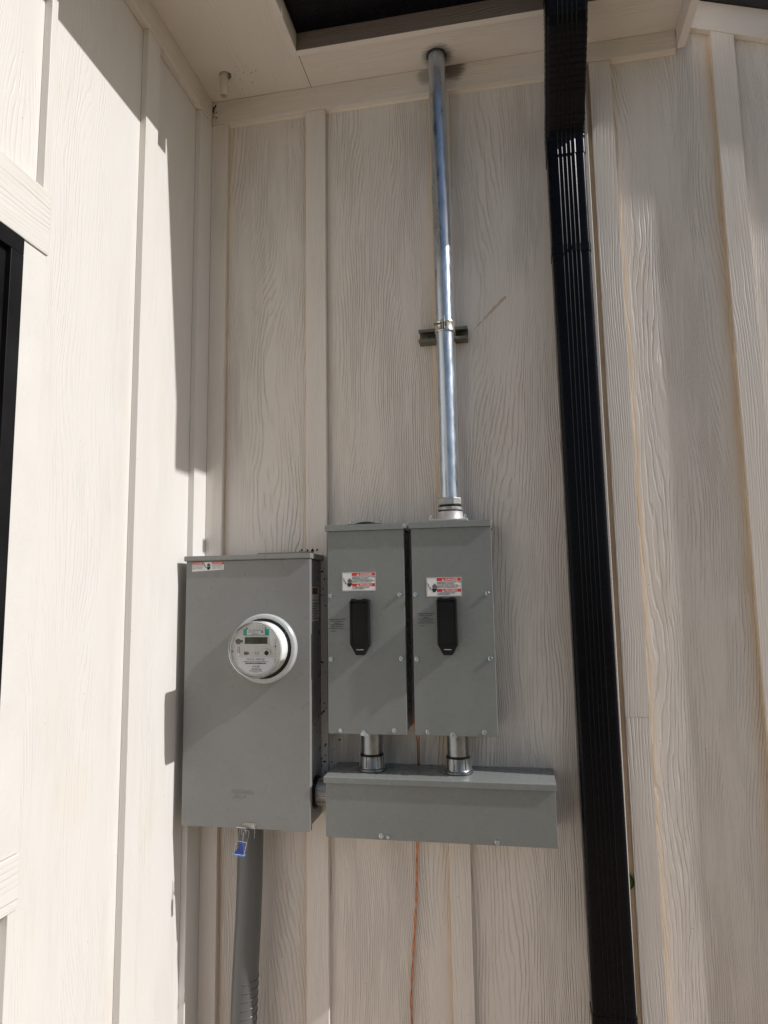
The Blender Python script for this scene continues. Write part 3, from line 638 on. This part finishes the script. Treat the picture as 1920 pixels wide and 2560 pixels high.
# white print label, clipped bottom corners
bm = bmesh.new(); pts = [(-0.0525, -0.0215), (0.0560, -0.0215), (0.0560, -0.0420)] + [(0.0700 * math.sin(a), -0.0700 * math.cos(a)) for a in [math.radians(q) for q in (52, 40, 28, 14, 0, -14, -28, -40)]] + [(-0.0525, -0.0470)]
prism(bm, [(mx(a), MZ + b) for a, b in pts], 'y', Y0, Y0 - 0.0005); obj('meter_label', bm, flat('label_offwhite', (0.86, 0.86, 0.90), 0.4), fp, label='white lower label with clipped corners')
def mt(t_, s_, x_, z_, bold=0.0): lettering('lettering', t_, s_, mx(x_), Y0 - 0.0008, MZ + z_, INK, fp, align='CENTER', bold=bold)
mt('FOCUS  AXRe-SD', 0.0072, 0.001, -0.0292); mt('FORM 2S CL200 240V 3W 60Hz TA=30 Kh 7.2', 0.0038, 0.001, -0.0345, 0.00005)
bm = bmesh.new(); rr = random.Random(3); xx = -0.030
while xx < 0.032:
    ww = rr.choice((0.0004, 0.0007, 0.0011)); box(bm, mx(xx), mx(xx + ww), Y0 - 0.0009, Y0 - 0.0006, MZ - 0.0400, MZ - 0.0365); xx += ww + rr.choice((0.0004, 0.0007))
xx = -0.018
while xx < 0.020:
    ww = rr.choice((0.0004, 0.0007, 0.0011)); box(bm, mx(xx), mx(xx + ww), Y0 - 0.0009, Y0 - 0.0006, MZ - 0.0610, MZ - 0.0590); xx += ww + rr.choice((0.0004, 0.0007))
obj('bar_code', bm, INK, fp)
mt('ONCOR', 0.0058, 0.001, -0.0487); mt('198 905 242', 0.0062, 0.003, -0.0568, 0.00006); mt('Landis+Gyr', 0.0032, 0.001, -0.0650)
bm = bmesh.new(); tube(bm, [(mx(0.001 + 0.012 * math.cos(t)), Y0 - 0.0009, MZ - 0.0468 + 0.0042 * math.sin(t)) for t in [math.radians(q) for q in range(-150, 60, 15)]], 0.0003, 6); obj('logo_swoosh', bm, flat('label_orange', (0.6, 0.25, 0.03)), fp)

# ------------------------------------------------------------------ seal hanging from the latch
se = thing('seal_tag', 'blue plastic meter seal hanging by wire from the latch of the large box', 'seal', (0.222, -0.178, 0.82))
bm = bmesh.new(); prism(bm, [(0.2035, 0.8135), (0.2320, 0.8115), (0.2300, 0.8280), (0.2255, 0.8440), (0.2215, 0.8450), (0.2160, 0.8320), (0.2085, 0.8225)], 'y', -0.181, -0.173, 0.0006); obj('blue_wedge', bm, BLUE, se)
bm = bmesh.new(); prism(bm, [(0.2015, 0.8135), (0.2335, 0.8110), (0.2335, 0.8070), (0.2015, 0.8098)], 'y', -0.183, -0.171, 0.0006); obj('base_bar', bm, BLUEL, se)
case = [(0.2120, 0.8495), (0.2415, 0.8465), (0.2330, 0.8115), (0.2020, 0.8135)]
bm = bmesh.new(); prism(bm, case, 'y', -0.1815, -0.1725); obj('clear_case', bm, CLEAR2, se)
bm = bmesh.new(); tube(bm, [(a, -0.1818, b) for a, b in case], 0.0005, 6, True); obj('case_edge', bm, METERW, se)
bm = bmesh.new()
tube(bm, [(0.2190, -0.177, 0.8840), (0.2160, -0.177, 0.8700), (0.2150, -0.177, 0.8480)], 0.00045, 6)
tube(bm, [(0.2290, -0.177, 0.8730), (0.2290, -0.177, 0.8600), (0.2265, -0.177, 0.8440)], 0.0007, 6)
tube(bm, [(0.2340, -0.177, 0.8790), (0.2435, -0.177, 0.8775), (0.2460, -0.177, 0.8720), (0.2445, -0.177, 0.8600), (0.2405, -0.177, 0.8480)], 0.00045, 6)
tube(bm, [(0.2620, -0.172, 0.8870), (0.2605, -0.172, 0.8550)], 0.0005, 6)
obj('wire', bm, BOLT, se, smooth=True)

se.location.z += 0.007
# ------------------------------------------------------------------ disconnect boxes
def make_disconnect():
    t = thing('breaker_box', 'left one of two narrow grey-green breaker boxes, black plate on its top', 'breaker box', (0.5925, 0, 1.156), group='two breaker boxes side by side')
    X0, X1 = 0.475, 0.7095
    obj('body', B(X0 + 0.006, X1 - 0.005, -0.1200, -0.001, 1.160, 1.750, bev=0.002), GREEN, t)
    obj('cover', B(X0, X1, -0.1405, -0.1202, 1.1555, 1.7505, bev=0.0010), GREEN, t)
    bm = bmesh.new(); prism(bm, [(-0.001, 1.7715), (-0.1465, 1.7690), (-0.1475, 1.7505), (-0.1425, 1.7505), (-0.1425, 1.7515), (-0.001, 1.7515)], 'x', X0 - 0.0065, X1 + 0.0005, 0.0006); obj('top_cap', bm, GREEN, t)
    # warning label
    ax, az = 0.520, 1.5695; w_, h_ = 0.1025, 0.0555; y = -0.1406
    lab = obj('warning_label', B(ax, ax + w_, y - 0.0004, y, az, az + h_), WHITE, t)
    y2 = y - 0.0005
    bm = bmesh.new(); e = 0.0006; q = 0.0012
    for a in ((ax + q, ax + w_ - q, az + q, az + q + e), (ax + q, ax + w_ - q, az + h_ - q - e, az + h_ - q), (ax + q, ax + q + e, az + q + e, az + h_ - q - e), (ax + w_ - q - e, ax + w_ - q, az + q + e, az + h_ - q - e)): box(bm, a[0], a[1], y2 - 0.0001, y2, a[2], a[3])
    obj('label_border', bm, INK, lab)
    rx0, rx1 = ax + 0.0305, ax + w_ - 0.0022
    for zz, word in ((az + 0.0450, 'DANGER'), (az + 0.0135, 'PELIGRO')):
        obj('red_band', B(rx0, rx1, y2 - 0.0001, y2, zz, zz + 0.0088), RED, lab)
        lettering('lettering', word, 0.0088, rx0 + 0.0245, y2 - 0.0004, zz + 0.0012, WHITE, lab, bold=0.00012, sx=1.05)
        warn_tri(lab, rx0 + 0.0145, zz + 0.0010, 0.0078, y2 - 0.0004)
    lettering('lettering', 'HAZARDOUS VOLTAGE. WILL CAUSE\nSEVERE INJURY OR DEATH.', 0.0042, rx0 + 0.0008, y2 - 0.0003, az + 0.0402, INK, lab, bold=0.00012, spacing=0.95)
    lettering('lettering', 'TURN OFF POWER SUPPLYING THIS\nEQUIPMENT BEFORE WORKING INSIDE.\nREPLACE ALL COVERS BEFORE USE.', 0.0038, rx0 + 0.0008, y2 - 0.0003, az + 0.0322, INK, lab, bold=0.00010, spacing=0.95)
    lettering('lettering', 'VOLTAJE PELIGROSO. PUEDE\nCAUSAR LA MUERTE.', 0.0040, rx0 + 0.0008, y2 - 0.0003, az + 0.0090, INK, lab, bold=0.00010, spacing=0.95)
    hand(lab, ax + 0.0085, az + 0.0125, 0.0275, y2)
    # small print beside the handle
    lettering('printed_lettering', 'HANDLE IN MID-POSITION\nINDICATES BREAKER\nTRIPPED.', 0.0042, 0.5035, y - 0.0003, 1.4850, INK, t, align='CENTER', bold=0.0001, spacing=1.35)
    lettering('printed_lettering', '\u2022 TO RESTORE SERVICE \u2022\nMOVE HANDLE TO\nEXTREME OFF, THEN ON', 0.0042, 0.5035, y - 0.0003, 1.4695, INK, t, align='CENTER', bold=0.0001, spacing=1.35)
    lettering('printed_lettering', '80-405-2', 0.0040, 0.4860, y - 0.0003, 1.4500, INK, t, bold=0.00008)
    # black operating handle cover
    hx0, hx1, hz0, hz1 = 0.5475, 0.6060, 1.4120, 1.5440; d = 0.026
    xm = (hx0 + hx1) / 2
    hb = bmesh.new()
    prism(hb, [(hx0, hz0), (hx0 + 0.0165, 1.3825), (hx1 - 0.0165, 1.3825), (hx1, hz0), (hx1 - 0.001, hz1), (hx0 + 0.001, hz1)], 'y', y - 0.0001, y - d * 0.62, 0.0015)
    hb = obj('handle_cover', hb, BLACKP, t)
    bm = bmesh.new(); box(bm, hx0 + 0.001, hx0 + 0.006, y - d, y - d * 0.55, hz0 + 0.001, hz1 - 0.004, bev=0.0008); box(bm, hx1 - 0.006, hx1 - 0.001, y - d, y - d * 0.55, hz0 + 0.001, hz1 - 0.004, bev=0.0008)
    box(bm, hx0 + 0.0062, hx1 - 0.0062, y - d * 0.84, y - d * 0.58, hz0 + 0.002, hz1 - 0.010, bev=0.0012)
    obj('raised_flap', bm, BLACKP, hb)
    bm = bmesh.new()
    for a in (hx0 + 0.0045, hx1 - 0.0205): cyl(bm, 0.0048, (a, y - d * 0.80, hz1 - 0.002), 0.0, 0.016, 'x', 18, 0.0006)
    box(bm, hx0 + 0.0205, hx1 - 0.0205, y - d * 0.7, y - d * 0.4, hz1 - 0.009, hz1 - 0.003)
    obj('hinge', bm, BLACKP, hb, smooth=True)
    bm = bmesh.new(); prism(bm, [(xm - 0.0105, 1.3975), (xm + 0.0095, 1.3975), (xm + 0.0105, 1.3990), (xm - 0.0115, 1.3988)], 'y', y - d * 0.62 - 0.0001, y - d * 0.62 - 0.0005); obj('lock_slot', bm, METERW, hb)
    for (sx, sz) in ((0.4850, 1.556), (0.6945, 1.5565), (0.4850, 1.3705), (0.6965, 1.372), (0.5130, 1.1660), (0.6725, 1.1680)):
        bm = bmesh.new(); hexbolt(bm, sx, y - 0.0001, sz, rot=random.random()); obj('cover_screw', bm, BOLT, t)
    bm = bmesh.new(); hexbolt(bm, 0.5835, y - 0.0002, 1.1590, 0.0072, 0.004); box(bm, 0.5725, 0.5945, y - 0.0016, y - 0.0001, 1.1515, 1.1595, bev=0.0004); obj('bottom_clip', bm, BOLT, t)
    return t
d1 = make_disconnect()
def copy_tree(o, parent=None):
    c = o.copy(); C.objects.link(c); c.parent = parent; ORG[c.name] = ORG.get(o.name, Vector((0, 0, 0)))
    for ch in list(o.children): copy_tree(ch, c)
    return c
d2 = copy_tree(d1)
d2.location.x += 0.2572; d2.location.z += 0.0003; ORG[d2.name] = Vector(d2.location)
d2['label'] = 'right one of two narrow grey-green breaker boxes, steel pipe rising from its top'
for ch in d2.children:
    if ch.name.startswith('warning_label'): ch.location.z -= 0.0205; ch.location.x -= 0.0025
    if ch.name.startswith('printed_lettering'): ch.location.z += 0.0140; ch.location.x += 0.0105
    if ch.name.startswith('bottom_clip'): ch.location.x += 0.0015
# black closing plate on the left box
bm = bmesh.new(); lathe(bm, [(0.0001, 0.0105), (0.02, 0.0095), (0.034, 0.0055), (0.0375, 0.0025), (0.0375, 0.0)], (0.583, -0.078, 1.7722), 'z', 40); box(bm, 0.530, 0.636, -0.105, -0.045, 1.7722, 1.7755, bev=0.0006)
obj('closing_plate', bm, BLACKP, d1, smooth=True)
for a in (0.540, 0.627):
    bm = bmesh.new(); hexbolt(bm, a, -0.092, 1.7756, 0.0050, 0.0085, axis='z', sgn=1); obj('plate_screw', bm, BOLT, d1)
# hub on the right box
bm = bmesh.new(); box(bm, 0.7845, 0.8985, -0.120, -0.030, 1.7725, 1.7790, bev=0.0010)
lathe(bm, [(0.0420, 1.7790), (0.0395, 1.7830), (0.0375, 1.8040), (0.0001, 1.8040)], (0.8440, -0.0725, 0), 'z', 40); obj('conduit_hub', bm, HUBC, d2, smooth=True)
for a in (0.7890, 0.8925):
    bm = bmesh.new(); hexbolt(bm, a, -0.112, 1.7790, 0.0052, 0.0095, axis='z', sgn=1); cyl(bm, 0.0030, (a, -0.112, 0), 1.779, 1.792, 'z', 10); obj('hub_screw', bm, BOLT, d2)

# ------------------------------------------------------------------ steel conduit up to the soffit
cp = thing('steel_conduit', 'tall shiny galvanised steel pipe rising from the right breaker box into the soffit', 'pipe', (0.844, -0.0725, 1.80))
bm = bmesh.new(); n_ = 40
rings = []
for (x_, z_) in ((0.8440, 1.842), (0.8428, 2.35), (0.8405, 2.90), (PX, 3.45)):
    rings.append([bm.verts.new((x_ + 0.0279 * math.cos(2 * math.pi * k / n_), PY + 0.0279 * math.sin(2 * math.pi * k / n_), z_)) for k in range(n_)])
for a, b in zip(rings, rings[1:]):
    for k in range(n_): bm.faces.new((a[k], a[(k + 1) % n_], b[(k + 1) % n_], b[k]))
obj('tube', bm, GALV, cp, smooth=True)
bm = bmesh.new(); lathe(bm, [(0.029, 1.8240), (0.0365, 1.8250), (0.0375, 1.8275), (0.0375, 1.8440), (0.0362, 1.8460), (0.0285, 1.8470)], (0.844, -0.0725, 0), 'z', 8, 0.39, 0.39 + 2 * math.pi); obj('compression_nut', bm, CAST, cp)
bm = bmesh.new(); lathe(bm, [(0.030, 1.8075), (0.0365, 1.8080), (0.0378, 1.8100), (0.0378, 1.8165), (0.0365, 1.8180), (0.030, 1.8190)], (0.844, -0.0725, 0), 'z', 14); obj('lock_ring', bm, CAST, cp)
bm = bmesh.new(); lathe(bm, [(0.0335, 1.8045), (0.0335, 1.8245)], (0.844, -0.0725, 0), 'z', 40); obj('thread', bm, BLACKP, cp, smooth=True)

# ------------------------------------------------------------------ strut and clamp
sr = thing('strut_channel', 'short slotted steel strut screwed to the wall behind the tall pipe', 'strut', (0.83, -0.02, 2.38))
xa, xb, zc = 0.7545, 0.9110, 2.3830
h = 0.0205; d = 0.041; t_ = 0.0025
prof = [(0, -h), (-d, -h), (-d, -h + 0.0095), (-d + 0.007, -h + 0.0095), (-d + 0.007, -h + 0.0095 - t_), (-d + t_, -h + t_), (-t_, -h + t_), (-t_, h - t_), (-d + t_, h - t_), (-d + 0.007, h - 0.0095 + t_), (-d + 0.007, h - 0.0095), (-d, h - 0.0095), (-d, h), (0, h)]
bm = bmesh.new(); prism(bm, [(-0.0006 + a, zc + b) for a, b in prof], 'x', xa, xb); obj('channel', bm, STRUT, sr)
for (a, b) in ((xa + 0.018, xa + 0.045), (xb - 0.045, xb - 0.018)):
    bm = bmesh.new(); r_ = 0.0065
    pts = [(b + r_ * math.cos(q), zc + r_ * math.sin(q)) for q in [math.radians(k) for k in range(-90, 91, 18)]] + [(a + r_ * math.cos(q), zc + r_ * math.sin(q)) for q in [math.radians(k) for k in range(90, 271, 18)]]
    prism(bm, pts, 'y', -0.0032, -0.0036); obj('slot', bm, SPECK if a > 0.8 else INK, sr)
for a in (xa + 0.020, xb - 0.022):
    bm = bmesh.new(); hexbolt(bm, a, -0.0037, zc, 0.0052, 0.005); obj('screw', bm, BOLT, sr)
cl = thing('pipe_clamp', 'two-piece steel clamp gripping the tall pipe on the strut', 'clamp', (0.843, -0.07, 2.39))
CX, CZ0, CZ1 = 0.8427, 2.3720, 2.4050
for a0, a1 in ((math.radians(-86), math.radians(70)), (math.radians(110), math.radians(266))):
    bm = bmesh.new(); lathe(bm, [(0.0285, CZ0), (0.0318, CZ0), (0.0322, CZ0 + 0.002), (0.0306, CZ0 + 0.005), (0.0306, CZ1 - 0.005), (0.0322, CZ1 - 0.002), (0.0318, CZ1), (0.0285, CZ1)], (CX, PY, 0), 'z', 24, a0, a1)
    sx = 1 if a0 < 0 else -1
    box(bm, CX + sx * 0.0022, CX + sx * 0.0040, PY - 0.048, PY - 0.0290, CZ0 + 0.002, CZ1 + 0.008, bev=0.0004)
    box(bm, CX + sx * 0.0022, CX + sx * 0.0130, PY + 0.028, PY + 0.0300, CZ0, CZ1)
    obj('strap_half', bm, CLAMP, cl, smooth=True)
bm = bmesh.new(); cyl(bm, 0.0030, (CX, PY - 0.038, 2.3900), -0.030, 0.008, 'x', 12); cyl(bm, 0.0062, (CX, PY - 0.038, 2.3900), 0.0045, 0.0095, 'x', 6)
cyl(bm, 0.0058, (CX, PY - 0.038, 2.3900), -0.0105, -0.0045, 'x', 6); obj('bolt', bm, STRUT, cl)

# ------------------------------------------------------------------ wireway
tr = thing('wireway', 'wide low grey metal box mounted below the two breaker boxes', 'wireway', (0.795, 0, 0.875))
obj('body', B(0.479, 1.110, -0.155, -0.001, 0.879, 1.026, bev=0.002), GREEN, tr)
obj('cover', B(0.4735, 1.1165, -0.1655, -0.1553, 0.8745, 1.0270, bev=0.001), GREEN, tr)
bm = bmesh.new(); prism(bm, [(-0.001, 1.0435), (-0.1690, 1.0415), (-0.1715, 1.0400), (-0.1715, 1.0235), (-0.1675, 1.0235), (-0.1675, 1.0275), (-0.001, 1.0275)], 'x', 0.4685, 1.1190, 0.0007); obj('top_cap', bm, GREEN, tr)
for (sx, sz) in ((0.6350, 0.8850), (0.9560, 0.8835)):
    bm = bmesh.new(); hexbolt(bm, sx, -0.1656, sz, 0.0062, 0.0045); obj('cover_screw', bm, BOLT, tr)
bm = bmesh.new(); cyl(bm, 0.0052, (0.6545, 0, 0.8845), -0.1740, -0.1656, 'y', 6); obj('cover_nut', bm, BOLT, tr)

# ------------------------------------------------------------------ nipples between the boxes
def nipple(x, label):
    t = thing('conduit_nipple', label, 'pipe fitting', (x, -0.08, 1.044), group='short steel pipes joining the breaker boxes to the low box')
    bm = bmesh.new(); cyl(bm, 0.0315, (x, -0.08, 0), 1.083, 1.1575, 'z', 36, 0.0008); obj('tube', bm, NIP, t, smooth=True)
    bm = bmesh.new(); lathe(bm, [(0.031, 1.150), (0.0335, 1.151), (0.0335, 1.1565), (0.031, 1.157)], (x, -0.08, 0), 'z', 36); obj('collar', bm, BLACKM, t, smooth=True)
    bm = bmesh.new(); lathe(bm, [(0.0315, 1.0915), (0.0340, 1.0905), (0.0348, 1.0855), (0.0330, 1.0845)], (x, -0.08, 0), 'z', 36); obj('gasket', bm, BLACKP, t, smooth=True)
    bm = bmesh.new(); lathe(bm, [(0.0310, 1.0860), (0.0350, 1.0850), (0.0360, 1.0560), (0.0385, 1.0520), (0.0430, 1.0505), (0.0430, 1.0445), (0.0400, 1.0437)], (x, -0.08, 0), 'z', 40)
    for k in range(12):
        a = 2 * math.pi * k / 12 + 0.2; c, s = math.cos(a), math.sin(a)
        q = [(0.0350, -0.0014), (0.0378, -0.0012), (0.0378, 0.0012), (0.0350, 0.0014)]
        prism(bm, [(x + c * u - s * v, -0.08 + s * u + c * v) for u, v in q], 'z', 1.053, 1.085)
    obj('hub', bm, NIP, t, smooth=True)
    return t
nipple(0.5925, 'short steel pipe under the left breaker box')
nipple(0.8485, 'short steel pipe under the right breaker box')
sn = thing('conduit_nipple', 'black-banded steel fitting joining the meter box sideways to the wide low box', 'pipe fitting', (0.45, -0.085, 0.975))
bm = bmesh.new(); lathe(bm, [(0.0330, 0.4210), (0.0470, 0.4215), (0.0470, 0.4260), (0.0440, 0.4285), (0.0400, 0.4290)], (0, -0.085, 0.975), 'x', 40); obj('gasket', bm, BLACKP, sn, smooth=True)
bm = bmesh.new(); lathe(bm, [(0.0380, 0.4285), (0.0385, 0.4800)], (0, -0.085, 0.975), 'x', 40)
for k in range(12):
    a = 2 * math.pi * k / 12 + 0.1; c, s = math.cos(a), math.sin(a)
    prism(bm, [(-0.085 + c * u - s * v, 0.975 + s * u + c * v) for u, v in [(0.0375, -0.002), (0.0402, -0.0018), (0.0402, 0.0018), (0.0375, 0.002)]], 'x', 0.432, 0.479)
obj('hub', bm, CAST, sn, smooth=True)

# ------------------------------------------------------------------ grey plastic conduit below the meter box
gc = thing('plastic_conduit', 'thick dark grey plastic conduit running down from the large meter box', 'pipe', (0.2, -0.08, 0))
bm = bmesh.new(); tube(bm, [(0.2130, -0.08, 0.892), (0.2130, -0.08, 0.82), (0.2110, -0.08, 0.70), (0.2070, -0.08, 0.58), (0.2010, -0.08, 0.46), (0.1965, -0.08, 0.34), (0.1950, -0.08, 0.20), (0.1950, -0.08, -0.02)], 0.0385, 40); obj('tube', bm, DKGREY, gc, smooth=True)
bm = bmesh.new(); tube(bm, [(0.2130, -0.08, 0.890), (0.2130, -0.08, 0.872)], 0.0425, 40); obj('terminal_adapter', bm, DKGREY, gc, smooth=True)
for k in range(6):
    z_ = 0.440 - k * 0.0235; xc = 0.2005 - k * 0.0009
    bm = bmesh.new(); tube(bm, [(xc + 0.0390 * math.cos(a), -0.08 + 0.0390 * math.sin(a), z_ + 0.004 * math.sin(a)) for a in [math.radians(q) for q in range(-80, 81, 10)]], 0.0015, 8); obj('rib', bm, DKGREY, gc, smooth=True)

# ------------------------------------------------------------------ copper ground wires
gw = thing('ground_wire', 'bare copper wires coming from between the breaker boxes and down the wall', 'wire', (0.71, -0.02, 0))
bm = bmesh.new()
tube(bm, [(0.7160, -0.060, 1.20), (0.7200, -0.050, 1.150), (0.7235, -0.040, 1.120), (0.7225, -0.030, 1.08), (0.7215, -0.024, 1.046)], 0.0019, 8); obj('strand', bm, COPPER, gw, smooth=True)
bm = bmesh.new(); tube(bm, [(0.7300, -0.060, 1.20), (0.7330, -0.050, 1.155), (0.7285, -0.040, 1.125), (0.7270, -0.030, 1.08), (0.7255, -0.024, 1.046)], 0.0019, 8); obj('strand', bm, COPPER, gw, smooth=True)
for ph in (0, math.pi):
    pts = []
    for k in range(140):
        z_ = 0.875 - k * 0.0065
        xx = 0.7150 - 0.028 * min(1, (0.875 - z_) / 0.5) + 0.0025 * math.sin(z_ * 12)
        pts.append((xx + 0.0022 * math.cos(z_ * 42 + ph), -0.006 + 0.0022 * math.sin(z_ * 42 + ph), z_))
    bm = bmesh.new(); tube(bm, pts, 0.0015, 6); obj('strand', bm, COPPER, gw, smooth=True)

# ------------------------------------------------------------------ leaf in the gap
lf = thing('leaf', 'small green leaf poking out of the gap beside the downspout', 'leaf', (1.320, -0.01, 0.74))
bm = bmesh.new(); L_ = []; n_ = 12; rows = []
for i in range(n_ + 1):
    t = i / n_; z_ = 0.763 - 0.046 * t; ww = 0.0165 * math.sin(math.pi * min(1, t * 1.02)) ** 0.7
    rows.append([bm.verts.new((1.3130 + ww * u, -0.012 - 0.004 * math.sin(u * 3) + 0.002 * u, z_ + 0.002 * u)) for u in (-0.5, 0.0, 0.5, 1.0)])
for a, b in zip(rows, rows[1:]):
    for k in range(3): bm.faces.new((a[k], a[k + 1], b[k + 1], b[k]))
r2 = bmesh.ops.solidify(bm, geom=bm.faces[:], thickness=0.0006)
obj('blade', bm, LEAF, lf, smooth=True)
bm = bmesh.new(); tube(bm, [(1.3140, -0.0170, 0.762), (1.3150, -0.0175, 0.740), (1.3140, -0.0165, 0.716)], 0.0007, 6); obj('midrib', bm, flat('leaf_rib', (0.35, 0.38, 0.10)), lf)

# ------------------------------------------------------------------ grime
def specks(name, label, pts, mat=SPECK):
    bm = bmesh.new()
    for (x, y, z, s, nx) in pts:
        r = bmesh.ops.create_icosphere(bm, subdivisions=1, radius=s)
        L = random.uniform(1, 2.6); a = random.uniform(0, math.pi)
        for v in r['verts']:
            c = v.co.copy(); c.x *= L; c = Matrix.Rotation(a, 3, 'Z') @ c; c.z *= 0.35
            c *= random.uniform(0.8, 1.2)
            if nx == 'z': q = Vector((c.x, c.y, c.z))
            elif nx == 'y': q = Vector((c.x, c.z, c.y))
            else: q = Vector((c.z, c.x, c.y))
            v.co = Vector((x, y, z)) + q
    o = obj(name, bm, mat, None, kind='stuff'); o['label'] = label; o['category'] = 'grime'; return o
P = []
for k in range(20):
    x = 0.13 + abs(random.gauss(0, 0.09)); y = -0.11 + random.gauss(0, 0.035)
    if 0.02 < x < 0.39 and -0.19 < y < -0.03 and (x - 0.117) ** 2 + (y + 0.132) ** 2 > 0.0005: P.append((x, y, ZS - 0.0003, random.uniform(0.0007, 0.0015), 'z'))
for k in range(26): P.append((0.024 + abs(random.gauss(0, 0.007)), -0.024, 3.30 + random.gauss(0, 0.012), random.uniform(0.0009, 0.0024), 'y'))
for k in range(10): P.append((0.0225, -0.03 - abs(random.gauss(0, 0.12)), 3.262 + random.random() * 0.06, random.uniform(0.0007, 0.0015), 'x'))
specks('grime_specks', 'dark specks of dirt scattered on the soffit around the drain pipe stub', P)
P = []
for k in range(110):
    x = random.uniform(0.405, 0.4745); z = random.choice((random.gauss(1.60, 0.05), random.uniform(1.1, 1.7), random.gauss(1.09, 0.05)))
    y = -0.0205 if x < 0.44 else -0.0003
    if 0.435 < x < 0.443: continue
    P.append((x, y, z, random.uniform(0.0008, 0.0030), 'y'))
specks('grime_specks', 'black mildew specks on the wall strip between the meter box and the breaker boxes', P)
P = [(random.uniform(0.33, 0.42), -0.0208 if True else 0, 1.7 + random.random() * 0.006, random.uniform(0.001, 0.003), 'y') for k in range(14) if True]
P = [(p[0], -0.0208 if p[0] > 0.37 else -0.0004, p[2], p[3], p[4]) for p in P]
specks('grime_specks', 'dark crumbs of dirt on the wall just above the meter box lid', P)
